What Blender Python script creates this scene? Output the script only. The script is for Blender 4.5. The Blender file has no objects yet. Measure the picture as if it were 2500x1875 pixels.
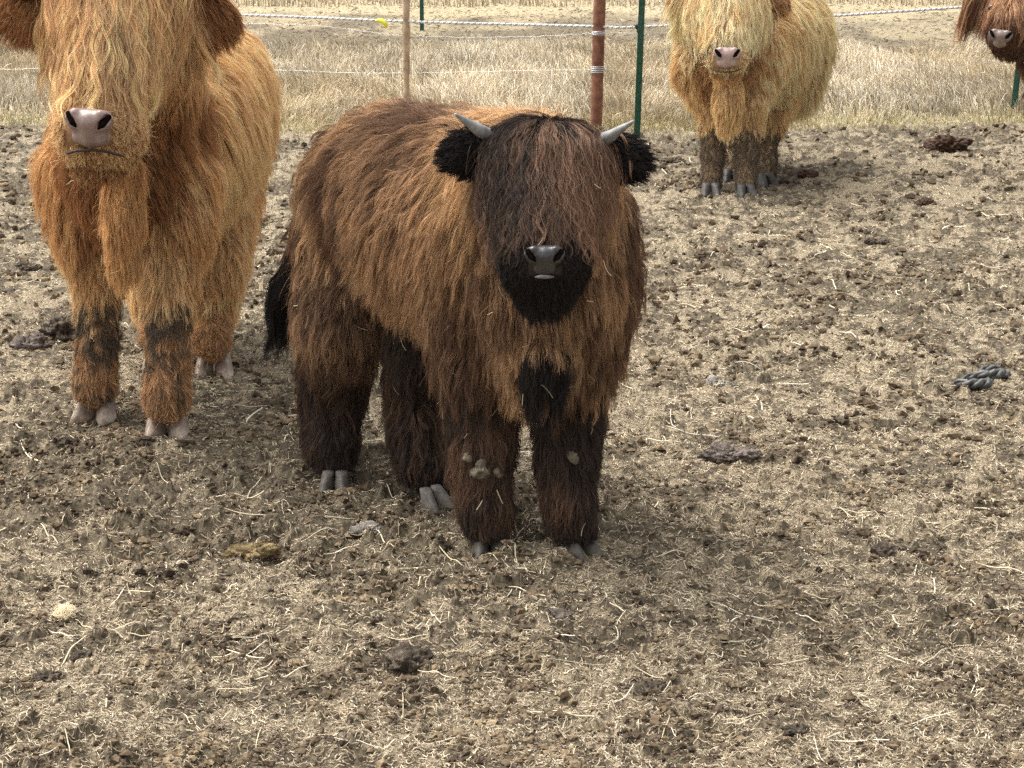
import bpy, math, time
import numpy as np
from mathutils import Vector, kdtree
T0 = time.time()
rng = np.random.default_rng(11)
R = math.radians
sc = bpy.context.scene
COL = sc.collection

# ------------------------------------------------------------------ camera, sky, sun, exposure
F, H = 2000.0, 1.65                       # focal length in pixels of a 1024 wide frame, eye height
PITCH = math.atan(555.0 / F)
cam_d = bpy.data.cameras.new('camera'); cam = bpy.data.objects.new('camera', cam_d); COL.objects.link(cam)
cam_d.sensor_width = 36.0; cam_d.lens = F / 1024.0 * 36.0
cam_d.clip_start = 0.05; cam_d.clip_end = 2000.0
cam.location = (0, 0, H); cam.rotation_euler = (math.pi / 2 - PITCH, 0, 0)
sc.camera = cam

world = bpy.data.worlds.new('World'); sc.world = world; world.use_nodes = True
wn = world.node_tree; bg = wn.nodes['Background']
sky = wn.nodes.new('ShaderNodeTexSky'); sky.sky_type = 'NISHITA'; sky.sun_disc = False
SUN_EL, SUN_AZ = R(62), R(-62)            # azimuth measured from +Y (away from the viewer) towards +X
sky.sun_elevation = SUN_EL; sky.sun_rotation = SUN_AZ
sky.air_density = 1.0; sky.dust_density = 6.0; sky.ozone_density = 1.0
hs = wn.nodes.new('ShaderNodeHueSaturation'); hs.inputs['Saturation'].default_value = 0.12
wn.links.new(sky.outputs[0], hs.inputs['Color']); wn.links.new(hs.outputs[0], bg.inputs['Color'])
bg.inputs['Strength'].default_value = 0.15
sun_d = bpy.data.lights.new('sun', 'SUN'); sun = bpy.data.objects.new('sun', sun_d); COL.objects.link(sun)
sun_d.energy = 1.05; sun_d.angle = R(42); sun_d.color = (1.0, 0.96, 0.9)
sdir = Vector((math.sin(SUN_AZ) * math.cos(SUN_EL), math.cos(SUN_AZ) * math.cos(SUN_EL), math.sin(SUN_EL)))
sun.rotation_euler = (-sdir).to_track_quat('-Z', 'Y').to_euler()
sun.location = (-6, 10, 14)
sc.view_settings.view_transform = 'Standard'; sc.view_settings.look = 'None'
sc.view_settings.exposure = 1.3; sc.view_settings.gamma = 1.0
sc.render.engine = 'CYCLES'
cy = sc.cycles
cy.use_denoising = False; cy.max_bounces = 10; cy.diffuse_bounces = 3; cy.glossy_bounces = 6
cy.transmission_bounces = 8; cy.transparent_max_bounces = 8
cy.sample_clamp_indirect = 4.0
sc.render.filter_size = 1.3 if hasattr(sc.render, 'filter_size') else 1.5
sc.cycles_curves.shape = 'RIBBONS'; sc.cycles_curves.subdivisions = 2

# ------------------------------------------------------------------ pixel -> world helpers
cp, sp = math.cos(PITCH), math.sin(PITCH)
def P(px, py, D):
    a, b = (px - 512.0) / F, (384.0 - py) / F
    d = np.array([a, cp + b * sp, -sp + b * cp])
    return np.array([0, 0, H]) + d * (D / d[1])
def G(px, py, z=0.0):
    a, b = (px - 512.0) / F, (384.0 - py) / F
    d = np.array([a, cp + b * sp, -sp + b * cp])
    return np.array([0, 0, H]) + d * ((z - H) / d[2])
def GG(px, py):
    z = 0.0
    for _ in range(4): g = G(px, py, z); z = gz(g[0], g[1])
    g[2] = z; return g
def unit(v):
    v = np.asarray(v, float); return v / (np.linalg.norm(v, axis=-1, keepdims=True) + 1e-9)

# ------------------------------------------------------------------ numpy noise
def _h(ix, iy, iz, seed):
    h = (ix.astype(np.uint32) * np.uint32(374761393) + iy.astype(np.uint32) * np.uint32(668265263)
         + iz.astype(np.uint32) * np.uint32(2147483647) + np.uint32(seed * 974711 + 13))
    h = (h ^ (h >> np.uint32(13))) * np.uint32(1274126177)
    h = h ^ (h >> np.uint32(16)); h = h * np.uint32(2246822519); h = h ^ (h >> np.uint32(15))
    return h.astype(np.float32) / np.float32(4294967295.0)
def n2(x, y, seed=0):
    x = np.asarray(x, np.float64) + 5000.0; y = np.asarray(y, np.float64) + 5000.0
    xi = np.floor(x); yi = np.floor(y); fx = (x - xi).astype(np.float32); fy = (y - yi).astype(np.float32)
    xi = xi.astype(np.int64); yi = yi.astype(np.int64); z = np.zeros_like(xi)
    ux = fx * fx * (3 - 2 * fx); uy = fy * fy * (3 - 2 * fy)
    a = _h(xi, yi, z, seed); b = _h(xi + 1, yi, z, seed); c = _h(xi, yi + 1, z, seed); d = _h(xi + 1, yi + 1, z, seed)
    return (a * (1 - ux) + b * ux) * (1 - uy) + (c * (1 - ux) + d * ux) * uy
def n3(p, s, seed=0):
    q = np.asarray(p, np.float64) * s + 3000.0
    i = np.floor(q).astype(np.int64); f = (q - i).astype(np.float32); u = f * f * (3 - 2 * f)
    r = 0
    for dx in (0, 1):
        for dy in (0, 1):
            for dz in (0, 1):
                w = (u[:, 0] if dx else 1 - u[:, 0]) * (u[:, 1] if dy else 1 - u[:, 1]) * (u[:, 2] if dz else 1 - u[:, 2])
                r = r + w * _h(i[:, 0] + dx, i[:, 1] + dy, i[:, 2] + dz, seed)
    return r
def sstep(a, b, x):
    t = np.clip((x - a) / (b - a), 0, 1); return t * t * (3 - 2 * t)

# ------------------------------------------------------------------ node material helpers
def mat(name):
    m = bpy.data.materials.new(name); m.use_nodes = True
    nt = m.node_tree; b = nt.nodes['Principled BSDF']; return m, nt, b
def N(nt, typ, **kw):
    n = nt.nodes.new(typ)
    for k, v in kw.items():
        if k in n.inputs: n.inputs[k].default_value = v
        else: setattr(n, k, v)
    return n
def ramp(nt, fac, stops):
    r = nt.nodes.new('ShaderNodeValToRGB'); e = r.color_ramp.elements
    while len(e) < len(stops): e.new(0.5)
    for el, (p, c) in zip(e, stops): el.position = p; el.color = (*c, 1)
    nt.links.new(fac, r.inputs['Fac']); return r.outputs['Color']
def mix(nt, a, b, fac, mode='MIX'):
    m = nt.nodes.new('ShaderNodeMix'); m.data_type = 'RGBA'; m.blend_type = mode
    for v, i in ((a, 6), (b, 7), (fac, 0)):
        if hasattr(v, 'is_linked') or hasattr(v, 'links'): nt.links.new(v, m.inputs[i])
        elif i == 0: m.inputs[0].default_value = v
        else: m.inputs[i].default_value = (*v, 1)
    return m.outputs[2]
def coords(nt):
    return nt.nodes.new('ShaderNodeTexCoord').outputs['Object']
def noise(nt, vec, scale, detail=4, rough=0.6, dist=0.0):
    n = N(nt, 'ShaderNodeTexNoise', Scale=scale, Detail=detail, Roughness=rough, Distortion=dist)
    nt.links.new(vec, n.inputs['Vector']); return n.outputs['Fac']
def bump(nt, b, h, strength, dist):
    n = N(nt, 'ShaderNodeBump', Strength=strength, Distance=dist)
    nt.links.new(h, n.inputs['Height']); nt.links.new(n.outputs[0], b.inputs['Normal'])
def simple(name, stops, scale=20, rough=0.7, bmp=0.3, bdist=0.005, detail=5):
    m, nt, b = mat(name); v = coords(nt); f = noise(nt, v, scale, detail)
    nt.links.new(ramp(nt, f, stops), b.inputs['Base Color']); b.inputs['Roughness'].default_value = rough
    bump(nt, b, noise(nt, v, scale * 4, 4), bmp, bdist); return m

def strand_mat(name, hair=True, rough=0.42, radial=0.5, coat=0.0):
    m, nt, b = mat(name)
    at = nt.nodes.new('ShaderNodeAttribute'); at.attribute_name = 'hcol'
    if hair:
        out = nt.nodes['Material Output']; nt.nodes.remove(b)
        d = nt.nodes.new('ShaderNodeBsdfDiffuse'); nt.links.new(at.outputs['Color'], d.inputs['Color'])
        r_ = nt.nodes.new('ShaderNodeBsdfHair'); r_.component = 'Reflection'; r_.inputs['RoughnessU'].default_value = .32; r_.inputs['RoughnessV'].default_value = .7
        t_ = nt.nodes.new('ShaderNodeBsdfHair'); t_.component = 'Transmission'; t_.inputs['RoughnessU'].default_value = .4; t_.inputs['RoughnessV'].default_value = .8
        g_ = mix(nt, at.outputs['Color'], (.45, .42, .40), .18); nt.links.new(g_, r_.inputs['Color']); nt.links.new(at.outputs['Color'], t_.inputs['Color'])
        m1 = nt.nodes.new('ShaderNodeMixShader'); m1.inputs[0].default_value = .30; nt.links.new(d.outputs[0], m1.inputs[1]); nt.links.new(r_.outputs[0], m1.inputs[2])
        m2_ = nt.nodes.new('ShaderNodeMixShader'); m2_.inputs[0].default_value = .22; nt.links.new(m1.outputs[0], m2_.inputs[1]); nt.links.new(t_.outputs[0], m2_.inputs[2])
        nt.links.new(m2_.outputs[0], out.inputs['Surface'])
    else:
        nt.links.new(at.outputs['Color'], b.inputs['Base Color']); b.inputs['Roughness'].default_value = 0.75
        b.inputs['Specular IOR Level'].default_value = 0.25
    return m
M_HAIR = strand_mat('hair_strands')
M_STRAW = strand_mat('straw_strands', False)

# ------------------------------------------------------------------ geometry helpers
def tag(o, label=None, cat=None, group=None, kind=None):
    if label: o['label'] = label
    if cat: o['category'] = cat
    if group: o['group'] = group
    if kind: o['kind'] = kind
    return o
def empty(name, loc):
    o = bpy.data.objects.new(name, None); COL.objects.link(o); o.location = tuple(loc); o.empty_display_size = 0.1; return o
def attach(o, parent):
    if parent is not None:
        o.parent = parent
        chain = Vector((0, 0, 0)); p = parent
        while p is not None: chain += p.location; p = p.parent
        o.location = Vector(o.location) - chain       # geometry is in world coordinates, parents are unrotated
def mesh_obj(name, v, f, m, parent=None, smooth=True, org=None):
    v = np.asarray(v, np.float32)
    if org is not None: v = v - np.asarray(org, np.float32)
    me = bpy.data.meshes.new(name)
    f = np.asarray(f)
    if f.ndim == 2 and f.dtype != object:
        k = f.shape[1]
        me.vertices.add(len(v)); me.vertices.foreach_set('co', v.ravel())
        me.loops.add(f.size); me.loops.foreach_set('vertex_index', f.astype(np.int32).ravel())
        me.polygons.add(len(f)); me.polygons.foreach_set('loop_start', np.arange(0, f.size, k, dtype=np.int32))
        me.polygons.foreach_set('loop_total', np.full(len(f), k, np.int32))
        me.update(calc_edges=True)
    else:
        me.from_pydata(v.tolist(), [], [list(x) for x in f])
    me.validate()
    me.polygons.foreach_set('use_smooth', np.full(len(me.polygons), smooth))
    for mm in (m if isinstance(m, (list, tuple)) else [m]): me.materials.append(mm)
    o = bpy.data.objects.new(name, me); COL.objects.link(o)
    if org is not None: o.location = tuple(org)
    attach(o, parent); return o
def curves_obj(name, pts, rad, colr, m, parent=None):
    """pts (n,k,3), rad (n,k), colr (n,k,3)"""
    n, k = pts.shape[:2]
    cd = bpy.data.hair_curves.new(name); cd.add_curves([k] * n)
    cd.attributes['position'].data.foreach_set('vector', np.ascontiguousarray(pts, np.float32).ravel())
    ra = cd.attributes.get('radius') or cd.attributes.new('radius', 'FLOAT', 'POINT')
    ra.data.foreach_set('value', np.ascontiguousarray(rad, np.float32).ravel())
    ca = cd.attributes.new('hcol', 'FLOAT_COLOR', 'POINT')
    c4 = np.ones((n, k, 4), np.float32); c4[:, :, :3] = np.clip(colr, 0.002, 0.95)
    ca.data.foreach_set('color', c4.ravel())
    cd.materials.append(m)
    o = bpy.data.objects.new(name, cd); COL.objects.link(o); attach(o, parent); return o
def frames(pts):
    t = unit(np.gradient(pts, axis=0)); up = np.array([0, 0, 1.0])
    if abs(t[0] @ up) > 0.9: up = np.array([1.0, 0, 0])
    u = unit(np.cross(t, up)); w = np.cross(u, t); return t, u, w
def tube(pts, rad, sides=8, cap=True, ell=1.0):
    pts = np.asarray(pts, float); rad = np.broadcast_to(np.asarray(rad, float), (len(pts),))
    t, u, w = frames(pts); a = np.linspace(0, 2 * np.pi, sides, endpoint=False)
    v = pts[:, None] + rad[:, None, None] * (np.cos(a)[None, :, None] * u[:, None] + ell * np.sin(a)[None, :, None] * w[:, None])
    n = len(pts); V = v.reshape(-1, 3).tolist(); Fc = []
    for i in range(n - 1):
        for j in range(sides):
            k = (j + 1) % sides; Fc.append((i * sides + j, i * sides + k, (i + 1) * sides + k, (i + 1) * sides + j))
    if cap:
        Fc.append(tuple(range(sides))[::-1]); Fc.append(tuple((n - 1) * sides + j for j in range(sides)))
    return V, Fc
def merge(parts):
    V, Fc = [], []
    for v, f in parts:
        o = len(V); V += [list(x) for x in v]; Fc += [tuple(i + o for i in q) for q in f]
    return V, Fc
def obj_tuple(f):
    a = np.empty(len(f), object)
    for i, x in enumerate(f): a[i] = x
    return a
def catmull(p, n):
    p = np.asarray(p, float); q = np.vstack([2 * p[0] - p[1], p, 2 * p[-1] - p[-2]]); out = []
    for i in range(len(p) - 1):
        for t in np.linspace(0, 1, n, endpoint=False):
            a, b, c, d = q[i:i + 4]
            out.append(0.5 * (2 * b + (c - a) * t + (2 * a - 5 * b + 4 * c - d) * t * t + (3 * b - a - 3 * c + d) * t ** 3))
    out.append(p[-1]); return np.array(out)

# signed distance of a set of tapered capsules -------------------------------------------------
class Prims:
    def __init__(s): s.a, s.b, s.ra, s.rb, s.sq, s.reg, s.neg = [], [], [], [], [], [], []
    def add(s, a, b, ra, rb, reg, sq=None, neg=False):
        s.a.append(np.asarray(a, float)); s.b.append(np.asarray(b, float)); s.ra.append(ra); s.rb.append(rb); s.sq.append(sq); s.reg.append(reg); s.neg.append(neg)
    def chain(s, pts, reg, sq=None):
        for (p, r), (q, t) in zip(pts[:-1], pts[1:]): s.add(p, q, r, t, reg, sq)
    def one(s, i, p):
        a, b = s.a[i], s.b[i]; ba = b - a; L = ba @ ba + 1e-12
        h = np.clip(((p - a) @ ba) / L, 0, 1)
        q = p - a - h[:, None] * ba
        if s.sq[i] is not None:
            ax, k = s.sq[i]; ax = unit(ax); q = q + (q @ ax)[:, None] * ax * (1 / k - 1)
        d = np.sqrt((q * q).sum(1)) - (s.ra[i] + h * (s.rb[i] - s.ra[i]))
        return d
    def dist(s, p, k=0.018):
        acc = 0
        for i in range(len(s.a)):
            if not s.neg[i]: acc = acc + np.exp(-np.clip(s.one(i, p) / k, -60, 60))
        d = -k * np.log(acc + 1e-30)
        for i in range(len(s.a)):
            if s.neg[i]: d = np.maximum(d, -s.one(i, p))
        return d
    def grad(s, p, k=0.018, e=0.004):
        g = np.stack([s.dist(p + np.eye(3)[i] * e, k) - s.dist(p - np.eye(3)[i] * e, k) for i in range(3)], 1)
        return unit(g)
    def weights(s, p, names):
        W = np.zeros((len(p), len(names)))
        for i in range(len(s.a)):
            if s.neg[i] or s.reg[i] not in names: continue
            W[:, names.index(s.reg[i])] += np.exp(-np.clip(s.one(i, p), -0.1, 1) / 0.012)
        return W / (W.sum(1, keepdims=True) + 1e-30)
    def mesh(s, vox, k=0.018):
        lo = np.min([np.minimum(a, b) - max(x, y) for a, b, x, y in zip(s.a, s.b, s.ra, s.rb)], 0) - 3 * vox
        hi = np.max([np.maximum(a, b) + max(x, y) for a, b, x, y in zip(s.a, s.b, s.ra, s.rb)], 0) + 3 * vox
        n = np.ceil((hi - lo) / vox).astype(int) + 1
        xs = [lo[i] + vox * np.arange(n[i]) for i in range(3)]
        val = np.empty(n, np.float32)
        yz = np.stack(np.meshgrid(xs[1], xs[2], indexing='ij'), -1).reshape(-1, 2)
        for i in range(n[0]):
            pp = np.empty((len(yz), 3)); pp[:, 0] = xs[0][i]; pp[:, 1:] = yz
            val[i] = s.dist(pp, k).reshape(n[1], n[2])
        # surface nets
        ins = val < 0; c = np.zeros(n - 1, np.int8)
        for dx in (0, 1):
            for dy in (0, 1):
                for dz in (0, 1): c += ins[dx:n[0] - 1 + dx, dy:n[1] - 1 + dy, dz:n[2] - 1 + dz]
        act = (c > 0) & (c < 8); idx = -np.ones(act.shape, np.int64); I = np.argwhere(act); idx[act] = np.arange(len(I))
        acc = np.zeros((len(I), 3)); cnt = np.zeros(len(I))
        for ax in range(3):
            o1, o2 = [q for q in range(3) if q != ax]
            for u in (0, 1):
                for w in (0, 1):
                    A = I.copy(); A[:, o1] += u; A[:, o2] += w; B = A.copy(); B[:, ax] += 1
                    va = val[A[:, 0], A[:, 1], A[:, 2]]; vb = val[B[:, 0], B[:, 1], B[:, 2]]
                    m = (va < 0) != (vb < 0); t = np.where(m, va / np.where(m, va - vb, 1), 0)
                    pt = A.astype(float); pt[:, ax] += t; acc += pt * m[:, None]; cnt += m
        V = lo + vox * acc / cnt[:, None]
        Q = []
        for ax in range(3):
            o1, o2 = (ax + 1) % 3, (ax + 2) % 3
            sl = [slice(0, n[i]) for i in range(3)]; s0 = list(sl); s1 = list(sl)
            s0[ax] = slice(0, n[ax] - 1); s1[ax] = slice(1, n[ax])
            a, b = ins[tuple(s0)], ins[tuple(s1)]
            E = np.argwhere(a != b); fl = a[E[:, 0], E[:, 1], E[:, 2]]
            ok = (E[:, o1] > 0) & (E[:, o2] > 0) & (E[:, o1] < n[o1] - 1) & (E[:, o2] < n[o2] - 1); E = E[ok]; fl = fl[ok]
            def cell(d1, d2):
                q = E.copy(); q[:, o1] -= d1; q[:, o2] -= d2; return idx[q[:, 0], q[:, 1], q[:, 2]]
            quad = np.stack([cell(1, 1), cell(0, 1), cell(0, 0), cell(1, 0)], 1)
            quad[~fl] = quad[~fl][:, ::-1]; Q.append(quad)
        return V, np.vstack(Q)

# ------------------------------------------------------------------ ground
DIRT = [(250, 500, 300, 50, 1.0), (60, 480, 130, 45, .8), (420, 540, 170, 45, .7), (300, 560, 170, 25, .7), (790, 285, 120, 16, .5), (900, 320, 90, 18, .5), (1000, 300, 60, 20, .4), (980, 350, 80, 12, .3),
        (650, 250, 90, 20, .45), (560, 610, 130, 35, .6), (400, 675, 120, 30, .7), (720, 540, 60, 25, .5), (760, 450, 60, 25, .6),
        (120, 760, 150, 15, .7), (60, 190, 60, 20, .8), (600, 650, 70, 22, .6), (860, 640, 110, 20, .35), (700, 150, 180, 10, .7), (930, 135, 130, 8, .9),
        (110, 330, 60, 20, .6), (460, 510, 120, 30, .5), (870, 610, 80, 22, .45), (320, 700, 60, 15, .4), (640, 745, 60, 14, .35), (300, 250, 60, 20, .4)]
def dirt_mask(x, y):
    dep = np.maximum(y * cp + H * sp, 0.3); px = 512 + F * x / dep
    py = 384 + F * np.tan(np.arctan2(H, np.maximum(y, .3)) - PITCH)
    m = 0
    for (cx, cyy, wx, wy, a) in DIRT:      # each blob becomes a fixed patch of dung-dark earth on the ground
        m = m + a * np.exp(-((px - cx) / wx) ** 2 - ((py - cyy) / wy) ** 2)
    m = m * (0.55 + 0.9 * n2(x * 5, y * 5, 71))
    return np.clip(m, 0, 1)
def soil_m(x, y):                             # where bare dung-dark crumbly soil shows between the mats of straw
    q = .26 * n2(x * 6.5, y * 6.5, 81) + .34 * n2(x * 17, y * 15, 82) + .40 * n2(x * 44, y * 40, 83)
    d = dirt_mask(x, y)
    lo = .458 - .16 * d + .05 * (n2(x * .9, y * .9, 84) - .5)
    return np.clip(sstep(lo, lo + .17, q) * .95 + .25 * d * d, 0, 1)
def edge_y(x):                              # where the bare yard ends and the dry grass begins
    return 11.0 + 0.12 * np.abs(x) ** 1.3 + 0.35 * (n2(x * 1.7, x * 0 + 3.3, 5) - .5) + 0.12 * (n2(x * 9, x * 0, 6) - .5)
def ground_h(x, y, fine=True):
    yard = 1 - 0.6 * sstep(0.0, 0.6, y - edge_y(x))
    churn = 0.55 + 0.9 * dirt_mask(x, y)
    h = 0.02 * (n2(x * .8, y * .8, 1) - .5) + 0.025 * (n2(x * 2.3, y * 2.3, 2) - .5)
    b = np.abs(2 * n2(x * 7.5, y * 7.5, 3) - 1); h = h + 0.028 * yard * churn * (0.5 - b)
    b = np.abs(2 * n2(x * 17 + b, y * 17, 4) - 1); h = h + 0.018 * yard * churn * (0.5 - b)
    if fine:
        wx = x + 0.01 * n2(x * 60, y * 60, 8)
        b = np.abs(2 * n2(wx * 38, y * 38, 9) - 1); h = h + 0.008 * yard * (0.5 - b)
        b = np.abs(2 * n2(wx * 83, y * 83, 10) - 1); h = h + 0.005 * yard * (0.5 - b)
        h = h + 0.0035 * yard * (n2(x * 190, y * 190, 12) - .5) 
        h = h + .010 * yard * (soil_m(x, y) - .3) * (n2(x * 30, y * 30, 85) - .15)
        c = sstep(0.70, 0.86, n2(wx * 24, y * 24, 21)) * sstep(0.35, .6, n2(x * 4, y * 4, 22)); h = h + 0.018 * c * yard
    return h
APEX = 3.0
def rows():
    r = [-2.5, -1, 0.5, 1.4, 2.2]
    py = np.arange(800, -2, -1.15); ang = PITCH + np.arctan((py - 384) / F); r += list(H / np.tan(ang))
    last = r[-1]
    while last < 900: last *= 1.12 if last > 30 else 1.03; r.append(last)
    return np.array(r)
RW = rows()
tx = np.concatenate([np.tan(np.linspace(-1.45, -.30, 30))[:-1], np.linspace(-.31, .31, 1300), np.tan(np.linspace(.30, 1.45, 30))[1:]])
# dense columns follow the wedge of the yard; the sheet runs on to the horizon
half = 0.27 + 0.0 * RW
Xg = tx[None, :] * (RW[:, None] * 0.93 + 0.9)
Yg = np.repeat(RW[:, None], len(tx), 1)
Zg = ground_h(Xg, Yg)
nr, nc = Xg.shape
Vg = np.stack([Xg, Yg, Zg], -1).reshape(-1, 3)
ii = (np.arange(nr - 1)[:, None] * nc + np.arange(nc - 1)[None]).ravel()
Fg = np.stack([ii, ii + 1, ii + nc + 1, ii + nc], 1)
mg, nt, b = mat('yard_earth'); v = coords(nt)
a_d = nt.nodes.new('ShaderNodeAttribute'); a_d.attribute_name = 'dirt'
a_g = nt.nodes.new('ShaderNodeAttribute'); a_g.attribute_name = 'field'
f1 = noise(nt, v, 55, 6, .7, .6); f2 = noise(nt, v, 240, 3, .7, .8); f3 = noise(nt, v, 9, 4, .6)
straw = ramp(nt, f2, [(.30, (.040, .031, .021)), (.45, (.15, .12, .08)), (.59, (.34, .275, .182)), (.74, (.58, .49, .34))])
soil = ramp(nt, f1, [(.28, (.024, .019, .013)), (.5, (.085, .068, .045)), (.68, (.20, .165, .11))])
mth = N(nt, 'ShaderNodeMath', operation='MULTIPLY_ADD'); nt.links.new(f3, mth.inputs[0]); mth.inputs[1].default_value = .8; 
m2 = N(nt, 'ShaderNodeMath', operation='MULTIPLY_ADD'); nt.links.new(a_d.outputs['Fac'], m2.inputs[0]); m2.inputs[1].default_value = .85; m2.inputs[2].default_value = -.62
nt.links.new(m2.outputs[0], mth.inputs[2])
m3 = N(nt, 'ShaderNodeMath', operation='MULTIPLY_ADD'); nt.links.new(f1, m3.inputs[0]); m3.inputs[1].default_value = 1.0; nt.links.new(mth.outputs[0], m3.inputs[2])
f5 = noise(nt, v, 26, 5, .75, .3)
m5 = N(nt, 'ShaderNodeMath', operation='MULTIPLY_ADD'); nt.links.new(f5, m5.inputs[0]); m5.inputs[1].default_value = 1.5; nt.links.new(m3.outputs[0], m5.inputs[2])
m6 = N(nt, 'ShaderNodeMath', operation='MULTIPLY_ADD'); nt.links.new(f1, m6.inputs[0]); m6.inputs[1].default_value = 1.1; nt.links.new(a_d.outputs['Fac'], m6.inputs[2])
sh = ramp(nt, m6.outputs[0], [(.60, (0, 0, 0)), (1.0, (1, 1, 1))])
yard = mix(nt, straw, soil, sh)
gf = ramp(nt, noise(nt, v, 30, 6, .75), [(.3, (.13, .10, .06)), (.5, (.33, .27, .165)), (.7, (.5, .42, .28))])
nt.links.new(mix(nt, yard, gf, a_g.outputs['Fac']), b.inputs['Base Color'])
b.inputs['Roughness'].default_value = .95; b.inputs['Specular IOR Level'].default_value = .15
bump(nt, b, f2, .7, .004)
ground = mesh_obj('ground', Vg, Fg, mg); tag(ground, kind='structure')
fx, fy = Vg[:, 0], Vg[:, 1]
at = ground.data.attributes.new('dirt', 'FLOAT', 'POINT')
far_dirt = sstep(14.9, 15.5, fy + .5 * n2(fx * 2, fy * 2, 31)) * (1 - sstep(18.6, 19.8, fy + 1.2 * n2(fx * 1.5, fy * 2, 32))) * (.45 + .55 * sstep(.3, .6, n2(fx * 2.2, fy * 1.6, 34)))
at.data.foreach_set('value', np.clip(soil_m(fx, fy) + far_dirt * 1.9 * n2(fx * 3, fy * 2.2, 35) ** 1.5, 0, 1).astype(np.float32))
field = sstep(-.05, .25, fy - edge_y(fx) + .2 * (n2(fx * 12, fy * 12, 33) - .5)) * (1 - .85 * far_dirt)
at = ground.data.attributes.new('field', 'FLOAT', 'POINT'); at.data.foreach_set('value', field.astype(np.float32))
print('ground', time.time() - T0)
def gz(x, y): return ground_h(np.atleast_1d(float(x)), np.atleast_1d(float(y)))[0]

# loose straw and chaff lying over the yard (nobody could count it)
def litter(n, ylo, yhi, L0, L1, w, pal, power=1.0, lift=.25, seed=0, keep=None, K=5):
    r = np.random.default_rng(seed)
    q = r.random(n); py_hi = 384 + F * math.tan(math.atan(H / ylo) - PITCH); py_lo = 384 + F * math.tan(math.atan(H / yhi) - PITCH)
    py = py_lo + (py_hi - py_lo) * q ** power
    y = H / np.tan(PITCH + np.arctan((py - 384) / F)); x = (r.random(n) * 2 - 1) * .32 * (y * .97 + .8)
    if keep is not None:
        k = r.random(n) < keep(x, y); x, y = x[k], y[k]
    n = len(x); L = L0 + (L1 - L0) * r.random(n) ** 2.2; az = r.random(n) * 2 * np.pi; cur = r.normal(0, 1.1 if L1 < .1 else .45, n)
    z0 = ground_h(x, y); t = np.linspace(0, 1, K)
    pts = np.zeros((n, K, 3)); cx = x.copy(); cyv = y.copy(); el = r.normal(0, lift, n)
    for k in range(K):
        pts[:, k, 0] = cx; pts[:, k, 1] = cyv; a = az + cur * t[k]
        cx = cx + np.cos(a) * L / (K - 1); cyv = cyv + np.sin(a) * L / (K - 1)
    gz_ = ground_h(pts[..., 0].ravel(), pts[..., 1].ravel()).reshape(n, K)
    base = 0.55 * gz_ + .45 * z0[:, None]
    pts[..., 2] = np.maximum(base, gz_ - .001) + .0022 + np.abs(el)[:, None] * L[:, None] * (t[None] ** 1.3) * .6
    pal = np.array(pal); c = pal[r.integers(0, len(pal), n)] * r.uniform(.65, 1.25, (n, 1))
    rad = w * r.uniform(.6, 1.3, (n, 1)) * np.array([.9, 1, 1, .9, .5])[None, :K]
    return pts, rad, np.repeat(c[:, None], K, 1)
PAL_S = [(.52, .435, .30), (.41, .335, .23), (.32, .255, .175), (.63, .54, .39), (.26, .20, .14), (.13, .10, .07)]
PAL_B = [(.20, .15, .10), (.13, .095, .065), (.34, .27, .17), (.07, .052, .04), (.48, .39, .26)]
yardk = lambda x, y: (1 - sstep(-.1, .1, y - edge_y(x)))
A = litter(210000, 2.9, 11.3, .005, .024, .00095, PAL_S, .9, .3, 1, lambda x, y: yardk(x, y) * (1 - .88 * soil_m(x, y)))
Bq = litter(90000, 2.9, 11.3, .006, .024, .0011, PAL_B, .9, .35, 2, lambda x, y: yardk(x, y) * (.3 + .6 * soil_m(x, y)))
Cq = litter(650, 2.9, 11.3, .04, .16, .0012, [(.74, .64, .45), (.66, .56, .37), (.78, .70, .55)], 1.0, .12, 3, yardk)
Dq = litter(9000, 15.0, 20.5, .02, .07, .0014, PAL_B + PAL_S[4:], 1.0, .4, 4)
pts = np.concatenate([A[0], Bq[0], Cq[0], Dq[0]]); rad = np.concatenate([A[1], Bq[1], Cq[1], Dq[1]]); cl = np.concatenate([A[2], Bq[2], Cq[2], Dq[2]])
dep = pts[:, :1, 1] * cp + .44
rad = rad * np.clip(dep / 4.6, .75, 1.9)
tag(curves_obj('straw_litter', pts, rad, cl, M_STRAW), 'loose pale straw and trodden hay strewn over the bare yard', 'straw', kind='stuff')
print('litter', time.time() - T0)

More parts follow.
